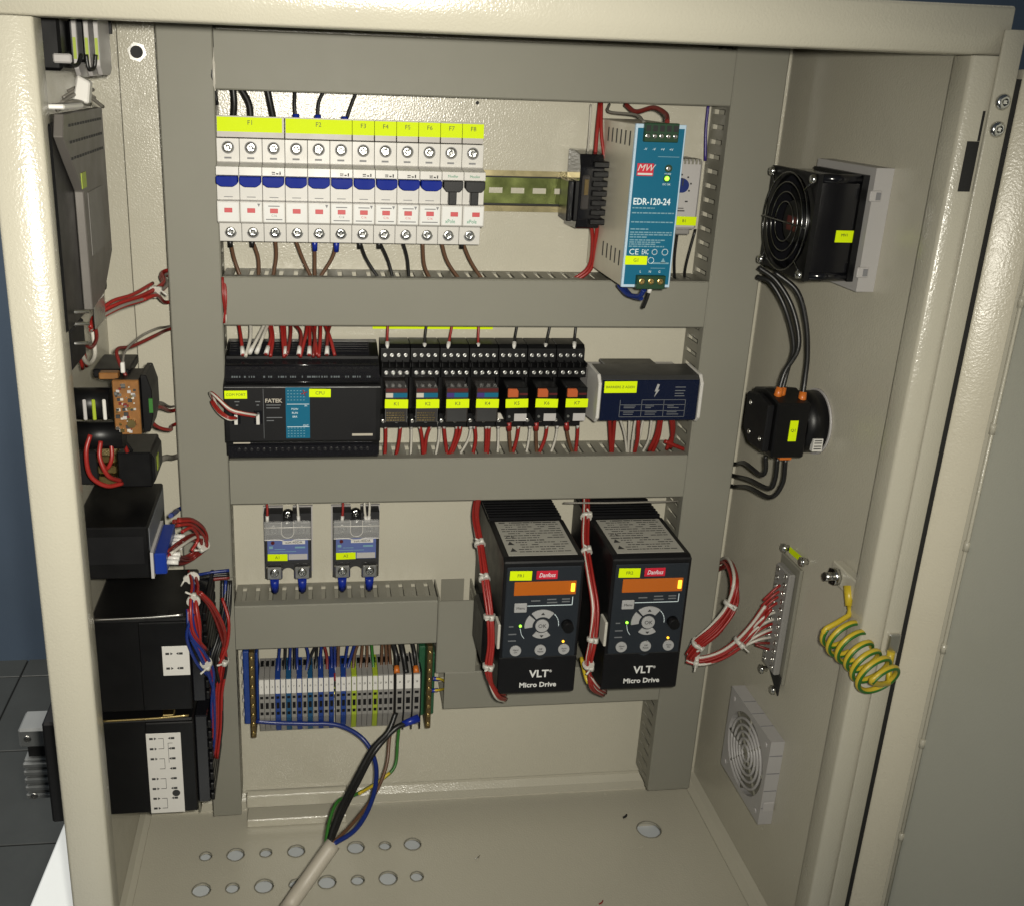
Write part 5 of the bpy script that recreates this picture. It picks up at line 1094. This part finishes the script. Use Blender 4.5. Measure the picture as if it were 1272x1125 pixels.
EP = [[(0.6049, -0.1200, 0.2402), (0.6182, -0.1200, 0.2545), (0.6358, -0.1080, 0.2518)], [(0.6048, -0.1190, 0.2339), (0.6177, -0.1200, 0.2480), (0.6383, -0.1080, 0.2459)], [(0.6042, -0.1190, 0.2272), (0.6170, -0.1200, 0.2423), (0.6384, -0.1080, 0.2401)], [(0.6020, -0.1190, 0.2207), (0.6164, -0.1200, 0.2357), (0.6384, -0.1080, 0.2351)], [(0.5939, -0.1170, 0.2013), (0.6098, -0.1210, 0.2248), (0.6394, -0.1080, 0.2232)], [(0.5901, -0.1160, 0.1923), (0.6079, -0.1210, 0.2166), (0.6396, -0.1080, 0.2173)], [(0.5890, -0.1160, 0.1890), (0.6076, -0.1200, 0.2110), (0.6385, -0.1080, 0.2140)], [(0.5882, -0.1150, 0.1867), (0.6078, -0.1210, 0.2065), (0.6386, -0.1080, 0.2080)], [(0.5933, -0.1160, 0.1922), (0.6120, -0.1190, 0.2052), (0.6388, -0.1080, 0.2020)], [(0.5868, -0.1150, 0.1850), (0.6079, -0.1210, 0.2006), (0.6392, -0.1080, 0.1942)], [(0.6002, -0.1140, 0.1933), (0.6156, -0.1180, 0.1942), (0.6386, -0.1080, 0.1873)], [(0.6069, -0.1140, 0.1905), (0.6198, -0.1180, 0.1872), (0.6381, -0.1080, 0.1804)]]
for i, p in enumerate(EP):
    wire(p, .0013, 'wire_' + ends[i][2], '%s wire from the top fanning into the wall connector, %s' % (ORD[i], 'dark red' if ends[i][2] == 'darkred' else ends[i][2]), 'wires fanning into the wall connector')
# --- lower vent
t = thing('vent_grille', 'pale grey square vent grille low on the right wall', 'vent', (WR, -.11, .02))
vy0, vy1, vz0, vz1 = -.1559, -.0635, .0202, .1126
vc = ((vy0 + vy1) / 2, (vz0 + vz1) / 2)
vx = .6155
MB().plate_holes(vy0, vy1, vz0, vz1, [(vc[0], vc[1], .0400)], vx, WR, ax='x', n=36).build('frame', 'filter_grey', t)
MB().cyl((vx + .006, *vc), (vx + .0066, *vc), .0405, n=36).build('filter_mat', 'duct_wall', t)
for r in (.0075, .0140, .0205, .0270, .0335):
    gd = MB()
    gd.tube([(vx + .0012, vc[0] + r * math.cos(2 * math.pi * k / 36), vc[1] + r * math.sin(2 * math.pi * k / 36)) for k in range(37)], .0016, n=6, sub=1)
    gd.build('ring_bar', 'filter_grey', t)
for a in (0, 45, 90, 135):
    c, s = math.cos(math.radians(a)) * .0402, math.sin(math.radians(a)) * .0402
    MB().tube([(vx + .0022, vc[0] - c, vc[1] - s), (vx + .0022, vc[0] + c, vc[1] + s)], .0016, n=6).build('cross_bar', 'duct_wall', t)
for y, z in ((vy0 + .009, vz0 + .009), (vy1 - .009, vz0 + .009), (vy0 + .009, vz1 - .009), (vy1 - .009, vz1 - .009)):
    MB().cyl((vx - .0008, y, z), (vx + .0005, y, z), .0026, n=12).build('screw_cap', 'light_grey', t)
sg = MB()
for k in range(4): sg.box(vx + .0004, WR - .0006, vy0 - .0003, vy0 + .0002, vz0 + .0180 + k * .0195, vz0 + .0188 + k * .0195)
for k in range(3): sg.box(vx + .0004, WR - .0006, vy0 + .024 + k * .020, vy0 + .0248 + k * .020, vz1 - .0002, vz1 + .0003)
sg.build('seam_line', 'ink_grey', t)
MB().box(vx + .002, WR - .001, vy0 - .0016, vy0 - .0003, vz0 + .0160, vz0 + .0260, b=.0005).build('clip', 'light_grey', t)
# --- earth bolt and coiled earth lead
t = thing('earth_bolt', 'steel earth bolt on a tab on the right wall above the coiled lead', 'bolt', (WR, -.205, .309))
MB().box(.6200, .6285, -.2360, -.1960, .3010, .3180, b=.001).build('tab', 'cream_paint', t)
hd = MB().cyl((.6199, -.2070, .3090), (.6150, -.2070, .3090), .0075, n=6).build('nut', 'screw_steel', t)
MB().cyl((.6160, -.2070, .3090), (.6085, -.2070, .3090), .0036, n=12).build('stud', 'steel', t)
el = thing('earth_lead', 'coiled yellow and green earth lead from the wall bolt to the door', 'wire', (.615, -.22, .29))
lug0, lug1 = Vector((0.6203, -0.2240, 0.3093)), Vector((0.6192, -0.2320, 0.2958))
MB().cyl(lug0, lug1, .0040, .0032, n=10).build('lug_sleeve', 'wire_yellow', el)
A0, A1 = Vector((0.6090, -0.2380, 0.2779)), Vector((0.6220, -0.2880, 0.2612))
ax = (A1 - A0).normalized(); uu = Vector((0, 0, 1)); uu = (uu - ax * uu.dot(ax)).normalized(); ww = ax.cross(uu)
pts = [tuple(lug1), tuple(Vector((0.6162, -0.2380, 0.2906)))]; gp = []
N = 6; M = 20
for k in range(N * M + 1):
    f = k / (N * M); a = 2 * math.pi * k / M + 1.2
    rr = .0140 + .0014 * math.sin(f * 9)
    c = A0.lerp(A1, f)
    pts.append(tuple(c + (uu * math.cos(a) + ww * math.sin(a)) * rr))
    gp.append(tuple(c + (uu * math.cos(a) + ww * math.sin(a)) * (rr + .0002) + ax * .0017))
pts += [tuple(Vector((0.6321, -0.2800, 0.2555))), tuple(Vector((0.6348, -0.2720, 0.2688)))]
MB().tube(pts, .0022, n=8, sub=2).build('coil', 'wire_yellow', el)
MB().tube(gp, .00125, n=7, sub=2).build('green_stripe', 'wire_green', el)
MB().cyl((0.6361, -0.2710, 0.2653), (0.6370, -0.2690, 0.2767), .0030, n=10).build('lug_sleeve', 'wire_yellow', el)
cl = tag(MB().box(.6345, .6440, -.2680, -.2643, .2735, .2900, b=.001).build('earth_clamp', 'steel'), 'small steel clamp on the door strip holding the end of the coiled lead', 'clamp')

# ================================================================== LEFT WALL
WL = .0172
# --- operator panel back
t = thing('operator_panel', 'grey operator panel seen from behind on the upper left wall', 'operator panel', (WL, -.18, .52))
MB().box(WL, .0455, -.2440, -.1180, .5160, .6450, b=.002).build('housing', 'black_plastic', t)
MB().prism([(-.2400, .6370), (-.2330, .6500), (-.1110, .6500), (-.1110, .5480), (-.1500, .5240), (-.1950, .5210), (-.1950, .6000), (-.2200, .6200)], 'x', .0456, .0515, b=.0006).build('back_cover', 'hmi_grey', t)
for r in range(3):
    n_ = 13
    for k in range(n_):
        MB().box(.0514, .0519, -.2230 + k * .0082, -.2180 + k * .0082, .6420 - r * .0100, .6436 - r * .0100).build('vent_slot', 'gap_dark', t)
lb = MB().box(.0516, .0519, -.1830, -.1360, .5560, .5980).build('rating_label', 'hmi_grey', t)
lb.data.materials.clear(); lb.data.materials.append(mat('hmi_label', (0.20, 0.19, 0.175), .5))
yt = MB().box(.0516, .0520, -.1990, -.1850, .6020, .6120).build('marker_tag', 'yellow_green', t)
MB().prism([(-.1440, .5190), (-.1120, .5190), (-.1100, .5210), (-.1100, .5450)], 'x', .0420, .0455).build('corner_plate', 'black_plastic', t)
for z in (.5180, .5260, .5050):
    MB().cyl((.030, -.2260, z), (.054, -.2200, z - .0005), .0012, n=8).build('pin', 'steel', t)
MB().box(WL, .0440, -.2350, -.1900, .4880, .5155, b=.002).build('lower_housing', 'black_matte', t)
MB().box(.0460, .0480, -.1700, -.1350, .5010, .5200, b=.001).build('plug', 'steel', t)
bundle('panel_wires', 'red and white wires leaving the bottom of the operator panel', [(0.0371, -0.1900, 0.5087), (0.0370, -0.1800, 0.4930), (0.0347, -0.1600, 0.4735)], .0040, [('wire_red', 3), ('wire_white', 2)], .0014)
wire([(0.0410, -0.2000, 0.5055), (0.0397, -0.1850, 0.4874), (0.0381, -0.1600, 0.4735), (0.0390, -0.1400, 0.4754), (0.0362, -0.1300, 0.4944)], .0016, 'wire_white', 'white wire looping below the operator panel')
# cable ties and paper on top of the panel
t = thing('paper_wad', 'crumpled white paper labels and ties on top of the operator panel', 'paper', (.045, -.18, .65))
MB().prism([(.040, -.236), (.052, -.232), (.056, -.195), (.044, -.198)], 'z', .6525, .6555, b=.0008).build('paper', 'white_plastic', t)
MB().prism([(.044, .6560), (.054, .6540), (.056, .6680), (.048, .6720)], 'y', -.170, -.160, b=.001).build('paper', 'white_plastic', t)
for k in range(4):
    MB().tube([(0.0411, -0.1900, 0.6549), (0.0453, -0.1700, 0.6596), (0.0505, -0.1500, 0.6583), (0.0558, -0.1300, 0.6511)] if k == 0 else ([(0.0357, -0.1600, 0.6570), (0.0445, -0.1500, 0.6623), (0.0527, -0.1400, 0.6571)] if k == 1 else ([(0.0327, -0.1300, 0.6605), (0.0416, -0.1300, 0.6640), (0.0482, -0.1200, 0.6619)] if k == 2 else [(0.0399, -0.2000, 0.6503), (0.0482, -0.1900, 0.6561), (0.0511, -0.1500, 0.6531)])), .0013, n=6).build('tie', 'wire_grey', t)
# --- contact blocks at the very top
t = thing('switch_contacts', 'black switch contact blocks with white plates at the top left', 'switch', (WL, -.12, .675))
MB().box(WL, .0350, -.1500, -.0700, .6740, .7080, b=.002).build('block', 'black_plastic', t)
MB().box(.0352, .0470, -.1280, -.0850, .6800, .7080, b=.002).build('block', 'black_plastic', t)
for k, x in enumerate((.0385, .0465, .0530)):
    MB().prism([(-.1310, .6760 + k * .001), (-.1240, .6700 + k * .001), (-.0950, .6700 + k * .001), (-.0880, .6760), (-.0880, .7090), (-.1310, .7090)], 'x', x, x + .0032, b=.0005).build('plate', 'light_grey', t)
    MB().box(x + .0006, x + .0026, -.1316, -.1311, .6820, .6960).build('green_mark', 'yellow_green', t)
MB().tube([(0.0386, -0.1500, 0.6860), (0.0406, -0.1500, 0.6785), (0.0432, -0.1400, 0.6787), (0.0448, -0.1350, 0.6850)], .0014, n=7).build('link', 'wire_black', t)
MB().tube([(0.0490, -0.1400, 0.6851), (0.0499, -0.1400, 0.6763), (0.0527, -0.1350, 0.6770), (0.0544, -0.1350, 0.6853)], .0014, n=7).build('link', 'wire_black', t)
MB().box(.0300, .0420, -.1540, -.1500, .6790, .6850, b=.001).build('clip', 'light_grey', t)
MB().box(.0555, .0580, -.0900, -.0860, .700, .7090).build('bolt', 'black_matte', t)
# --- signal lamp assembly with circuit board
t = thing('selector_switch', 'black cylinder switch with orange circuit board on the left wall', 'switch', (WL, -.12, .40))
for z, r, x1 in ((.4400, .0120, .0500), (.4150, .0105, .0580)):
    MB().cyl((WL, -.1500, z), (x1, -.1500, z), r, n=22).build('barrel', 'black_plastic', t)
MB().box(.0350, .0620, -.1340, -.0900, .4550, .4620, b=.001).build('top_cover', 'black_plastic', t)
for x, m_ in ((.0320, 'light_grey'), (.0385, 'yellow_green'), (.0460, 'white_plastic')):
    MB().box(x, x + .0026, -.1632, -.1618, .4310, .4470, b=.0008).build('strip', m_, t)
MB().box(.0530, .0720, -.1540, -.1200, .4190, .4590, b=.0010).build('board_housing', 'black_plastic', t)
bd = MB().box(.0530, .0720, -.1580, -.1545, .4180, .4600, b=.0006).build('circuit_board', 'pcb_orange', t)
MB().box(.0420, .0560, -.1480, -.1400, .4580, .4630, b=.0006).build('clip', 'pcb_orange', t)
rn = random.Random(21)
for k in range(60):
    x = .0545 + rn.random() * .0155; z = .420 + rn.random() * .037
    s = .0004 + rn.random() * .0009
    MB().box(x - s, x + s * 1.4, -.1580 - .0006 - rn.random() * .0012, -.1578, z - s, z + s).build('component', ('ink', 'steel', 'light_grey', 'wire_darkred', 'brass', 'wire_white', 'ink')[k % 7], bd)
MB().cyl((.0655, -.1580, .4270), (.0655, -.1605, .4270), .0032, n=14).build('potentiometer', 'brass', bd)
rg = MB().prism([(.0722, .4170), (.0722, .4620), (.0765, .4620), (.0800, .4500), (.0800, .4300), (.0770, .4170)], 'y', -.1500, -.1150, b=.0006).build('end_bracket', 'black_plastic', t)
MB().box(.0776, .0804, -.1520, -.1502, .4330, .4440).build('green_mark', 'wire_green', t)
MB().box(.0595, .0625, -.1560, -.1520, .4650, .4730, b=.0006).build('plug', 'white_plastic', t)
wire([(0.0605, -0.1400, 0.4579), (0.0551, -0.1350, 0.4678), (0.0527, -0.1250, 0.4752), (0.0598, -0.1000, 0.4712), (0.0751, -0.0750, 0.4742), (.0775, -.034, 0.4683), (.0900, -.020, 0.4688)], .0014, 'wire_darkred', 'dark red wire curling from the circuit board to the left duct')
wire([(0.0563, -0.1300, 0.4632), (0.0568, -0.1150, 0.4713), (0.0648, -0.0900, 0.4766), (0.0754, -0.0750, 0.4795), (.0775, -.034, 0.4711), (.0900, -.020, 0.4716)], .0009, 'wire_grey', 'thin grey wire running from the circuit board to the left duct')
wire([(0.0722, -0.1300, 0.4304), (0.0786, -0.1000, 0.4206), (.0775, -.034, 0.3959), (.0900, -.020, 0.3964)], .0016, 'wire_red', 'straight red wire from the circuit board bracket to the left duct')
wire([(0.0723, -0.1300, 0.4330), (0.0788, -0.1000, 0.4247), (.0775, -.034, 0.3997), (.0900, -.020, 0.4002)], .0009, 'wire_grey', 'thin grey wire above the straight red wire at the left duct')
wire([(0.0712, -0.1300, 0.4245), (0.0761, -0.1100, 0.4076), (0.0830, -0.0850, 0.3962), (.0775, -.034, 0.3825), (.0900, -.020, 0.3830)], .0015, 'wire_red', 'red wire sagging in a loop from the circuit board to the left duct')
# --- second switch below
t = thing('key_switch', 'black contact block with brass terminals under the circuit board', 'switch', (WL, -.12, .37))
MB().box(.0480, .0740, -.1350, -.0900, .3660, .3950, b=.0012).build('block', 'black_plastic', t)
MB().prism([(.0742, .3680), (.0742, .3940), (.0765, .3900), (.0765, .3720)], 'y', -.1340, -.0950).build('end_plate', 'black_plastic', t)
MB().box(.0766, .0769, -.1240, -.1150, .3760, .3880).build('green_mark', 'yellow_green', t)
for k in range(3):
    MB().box(.0330, .0470, -.1360 - k * .0002, -.1100, .3690 + k * .0090, .3755 + k * .0090, b=.001).build('terminal', 'brass', t)
MB().box(WL, .0329, -.1330, -.0950, .3680, .3950, b=.001).build('body', 'black_matte', t)
for i, (p, r) in enumerate((([(0.0351, -0.1600, 0.4188), (0.0322, -0.1650, 0.4067), (0.0337, -0.1650, 0.3886), (0.0437, -0.1600, 0.3780), (0.0537, -0.1500, 0.3757)], .0018), ([(0.0422, -0.1600, 0.4137), (0.0417, -0.1650, 0.4027), (0.0465, -0.1650, 0.3884), (0.0527, -0.1500, 0.3777)], .0018), ([(0.0485, -0.1550, 0.4157), (0.0494, -0.1600, 0.4007), (0.0447, -0.1600, 0.3917), (0.0395, -0.1550, 0.3977)], .0016), ([(0.0519, -0.1400, 0.4084), (0.0553, -0.1350, 0.3992), (0.0557, -0.1300, 0.3907)], .0016))):
    wire(p, r, 'wire_red', '%s red wire from the left looping below the circuit board' % ORD[i], 'red wires below the circuit board')
bundle('duct_wires', 'tied red wires rising from the operator panel to the left duct', [(0.0387, -0.1400, 0.4938), (0.0413, -0.1300, 0.5006), (0.0555, -0.1150, 0.5066), (0.0698, -0.0900, 0.5077), (0.0815, -0.0600, 0.5114), (.0775, -.034, 0.5153), (.0900, -.020, 0.5158)], .0030, [('wire_red', 4), ('wire_grey', 2)], .0014, ties=(.58,))
wire([(0.0693, -0.0950, 0.5074), (0.0776, -0.0800, 0.5076), (.0775, -.034, 0.4920), (.0900, -.020, 0.4925)], .0016, 'wire_red', 'single red wire branching off the tied wires to the left duct')
wire([(0.0633, -0.0900, 0.3569), (0.0657, -0.0850, 0.3657), (0.0750, -0.0700, 0.3664), (.0775, -.034, 0.3529), (.0900, -.020, 0.3534)], .0024, 'wire_grey', 'grey cable bending from behind the panel meter into the left duct', sub=8)
# --- panel meter with blue terminals
t = thing('panel_meter', 'black boxed panel meter with blue plug-in terminals on the left wall', 'meter', (WL, -.125, .304))
MB().box(WL, .0735, -.1700, -.0800, .3040, .3475, b=.0012).build('housing', 'black_plastic', t)
lb = MB().box(.0737, .0742, -.1660, -.0850, .3260, .3450).build('rating_label', 'print_grey', t)
MB().prism([(-.1700, .3040), (-.1100, .3040), (-.1100, .3260), (-.1700, .3260)], 'x', .0743, .0765).build('rim', 'light_grey', t)
tb_ = MB().box(.0766, .0860, -.1680, -.1120, .3060, .3240, b=.0010).build('terminal_block', 'connector_blue', t)
for k in range(8):
    if k == 3: continue
    MB().cyl((.0860, -.1640 + k * .0066, .3150), (.0945, -.1640 + k * .0066, .3145), .0022, n=8).build('ferrule', 'white_plastic', tb_)
MB().box(.020, .070, -.1703, -.1701, .3170, .3400).build('molded_text_field', 'black_matte', t)
bundle('meter_wires', 'dark red wires looping from the blue meter terminals onto the left duct', [(0.0905, -0.1400, 0.3379), (0.0999, -0.1250, 0.3309), (0.1056, -0.1000, 0.3106), (0.1053, -0.0900, 0.2938), (0.0959, -0.0840, 0.2804), (0.0898, -0.1000, 0.2854), (0.0886, -0.1500, 0.3131)], .0042, [('wire_darkred', 5), ('wire_red', 2)], .0013, ties=(.5,))
bundle('meter_wires', 'red and white wires from the lower blue meter terminals', [(0.0870, -0.1600, 0.3180), (0.0939, -0.1400, 0.3166), (0.1006, -0.1150, 0.3118), (0.1054, -0.0950, 0.3023)], .0035, [('wire_darkred', 3), ('wire_white', 1), ('wire_red', 1)], .0013)
wire([(0.0842, -0.1200, 0.3347), (0.0853, -0.0900, 0.3258), (.0775, -.034, 0.3022), (.0900, -.020, 0.3027)], .0020, 'wire_blue', 'dark blue wire from the meter terminals into the left duct')
# --- temperature controllers
def controller(z0, z1, lab, full):
    t = thing('temperature_controller', lab, 'controller', (WL, -.1, z0), 'temperature controllers')
    yf = -.1400
    MB().box(WL, .0960, yf, -.0490, z0, z1, b=.0015).build('housing', 'black_plastic', t)
    tr = MB().box(.0962, .1070, yf + .006, -.0530, z0 + .004, z1 - .002, b=.001).build('terminal_rear', 'black_gloss', t)
    for k in range(8):
        MB().box(.1071, .1105, yf + .004, -.0560, z0 + .007 + k * .0108, z0 + .0145 + k * .0108, b=.0008).build('terminal_rib', 'black_plastic', tr)
    MB().box(.0560, .0962, yf - .0022, yf - .0001, z0 + .002, z1 - .002, b=.0008).build('raised_side', 'black_plastic', t)
    MB().box(-.0280 if full else .0060, .0140, -.1430, -.0460, z0 - .003, z1 + .003, b=.002).build('bezel', 'black_matte', t)
    lz0, lz1 = (z0 + .002, z1 - .012) if full else (z1 - .052, z1 - .024)
    lx0, lx1 = (.0560, .0850) if full else (.0740, .0960)
    lb = MB().box(lx0, lx1, yf - .0027, yf - .0022, lz0, lz1, b=.0002).build('wiring_label', 'white_plastic', t)
    rn = random.Random(4); pm = MB()
    n_ = 8 if full else 2
    h = (lz1 - lz0) / n_
    yl = yf - .0028
    for r in range(n_):
        z = lz1 - (r + .5) * h
        for xx, s in ((lx0 + .0045, 1), (lx1 - .0065, -1)):
            if rn.random() < .85:
                pm.box(xx - .0018, xx + .0012, yl - .0001, yl + .0001, z - .0010, z + .0010)
                pm.prism([(xx + s * .0022, z - .0013), (xx + s * .0042, z), (xx + s * .0022, z + .0013)], 'y', yl - .0001, yl + .0001)
        if full and r % 2 == 0:
            pm.box(lx0 + .0100, lx0 + .0145, yl - .0001, yl + .0001, z - .0002, z + .0002); pm.box(lx0 + .0143, lx0 + .0146, yl - .0001, yl + .0001, z - h, z); pm.box(lx0 + .0100, lx0 + .0145, yl - .0001, yl + .0001, z - h - .0002, z - h + .0002)
    if full:
        pm.cyl((lx1 - .0065, yl + .0001, lz0 + .0205), (lx1 - .0065, yl - .0001, lz0 + .0205), .0034, n=14)
        pm.box(lx0 + .0180, lx0 + .0183, yl - .0001, yl + .0001, lz1 - .0300, lz1 - .0100); pm.box(lx0 + .0180, lx0 + .0220, yl - .0001, yl + .0001, lz1 - .0102, lz1 - .0099)
    pm.build('printed_diagram', 'ink', lb)
    br = MB(); br.tube([(WL + .002, yf - .004, z1 + .0035), (.0600, yf - .0045, z1 + .0045), (.0930, yf - .004, z1 + .0060)], .0011, n=7)
    br.build('mounting_clip', 'brass' if full else 'steel', t)
    MB().box(.0700, .0800, yf + .001, yf + .010, z1 + .0002, z1 + .0035, b=.0008).build('clip_foot', 'brass' if full else 'black_plastic', t)
    return t
controller(.1630, .2510, 'upper black temperature controller on the left wall with a small white label', False)
controller(.0580, .1545, 'lower black temperature controller on the left wall with a large white wiring label', True)
MB().screw((.0300, -.2000, .0), (0, -1, 0), .001, .001).bm.free()
o = MB().cyl((.0172, -.1500, .0410), (.0225, -.1500, .0410), .0055, n=6).build('wall_nut', 'screw_steel'); tag(o, 'bright steel nut on the left wall under the lower controller', 'nut')
bundle('controller_wires', 'red and blue wires tied down beside the upper temperature controller', [(0.0958, -0.1000, 0.2716), (0.1011, -0.1250, 0.2723), (0.1016, -0.1450, 0.2667), (0.1038, -0.1500, 0.2471), (0.1068, -0.1400, 0.2182)], .0040, [('wire_red', 5), ('wire_blue', 1)], .0013, ties=(.08, .45))
bundle('controller_wires', 'blue and red wires running beside both temperature controllers', [(0.0985, -0.1420, 0.2614), (0.0982, -0.1480, 0.2424), (0.1065, -0.1480, 0.2231), (0.1126, -0.1400, 0.1985), (0.1133, -0.1320, 0.1654), (0.1114, -0.1260, 0.1284), (0.1078, -0.1220, 0.1003)], .0035, [('wire_blue', 4), ('wire_red', 2)], .0013, ties=(.42,))
bundle('controller_wires', 'red wires arching from the left duct down to the lower controller', [(0.1041, -0.1300, 0.2696), (0.1135, -0.1250, 0.2537), (0.1209, -0.1150, 0.2222), (0.1207, -0.1100, 0.1913), (0.1163, -0.1120, 0.1600), (0.1148, -0.1160, 0.1295), (0.1111, -0.1200, 0.0986)], .0030, [('wire_red', 4), ('wire_darkred', 2), ('wire_black', 2)], .0013, ties=(.5,))
bundle('controller_wires', 'dark blue and black wires behind the controller terminals', [(0.1258, -0.0900, 0.2593), (0.1244, -0.1000, 0.2372), (0.1200, -0.1080, 0.2142), (0.1116, -0.1150, 0.1932), (0.1149, -0.1050, 0.1555), (0.1122, -0.1050, 0.1218)], .0050, [('wire_blue', 3), ('wire_black', 6)], .0014)
bundle('duct_edge_wires', 'red and white wires peeking out between the left duct and the second row', [(0.1267, -0.0450, 0.5157), (0.1278, -0.0500, 0.4998), (0.1274, -0.0450, 0.4781)], .0030, [('wire_red', 4), ('wire_white', 2)], .0012)
bundle('duct_edge_wires', 'red and black wires crossing below the cut end of the left duct cover', [(0.0919, -0.0600, 0.2463), (0.1078, -0.0620, 0.2501), (0.1240, -0.0600, 0.2502)], .0045, [('wire_darkred', 3), ('wire_black', 4), ('wire_blue', 2)], .0014)
bundle('duct_edge_wires', 'dark wires peeking out at the top of the left duct', [(0.1260, -0.0400, 0.6941), (0.1262, -0.0450, 0.6735), (0.1250, -0.0400, 0.6524)], .0030, [('wire_black', 4), ('wire_white', 1)], .0013)

# looser strands around the left-hand devices
for k, (p, c, l) in enumerate((([(0.0386, -0.2000, 0.5150), (0.0387, -0.1900, 0.5025), (0.0339, -0.1800, 0.4884), (0.0359, -0.1650, 0.4760)], 'red', 'loose red strand hanging under the operator panel'),
        ([(0.0437, -0.1400, 0.5071), (0.0518, -0.1250, 0.5124), (0.0633, -0.1050, 0.5133), (0.0743, -0.0750, 0.5163)], 'red', 'loose red strand above the tied wires near the left duct'),
        ([(0.0407, -0.1900, 0.5002), (0.0423, -0.1700, 0.4881), (0.0432, -0.1500, 0.4902), (0.0399, -0.1400, 0.5023)], 'darkred', 'loose dark red strand looping under the operator panel'),
        ([(0.0532, -0.1400, 0.4097), (0.0566, -0.1350, 0.4019), (0.0590, -0.1300, 0.3947)], 'black', 'short black strand below the circuit board'),
        ([(0.1019, -0.1500, 0.2606), (0.0960, -0.1520, 0.2411), (0.1019, -0.1460, 0.2129), (0.1099, -0.1400, 0.1963)], 'blue', 'loose blue strand beside the upper temperature controller'),
        ([(0.1206, -0.1000, 0.2476), (0.1263, -0.1100, 0.2310), (0.1243, -0.1120, 0.2084), (0.1169, -0.1150, 0.1897)], 'red', 'loose red strand arching beside the upper temperature controller'),
        ([(0.0951, -0.1400, 0.3293), (0.1016, -0.1300, 0.3281), (0.1045, -0.1150, 0.3117), (0.0993, -0.1200, 0.3025)], 'red', 'loose red strand at the blue meter terminals'))):
    wire(p, .0014, 'wire_' + c, l)
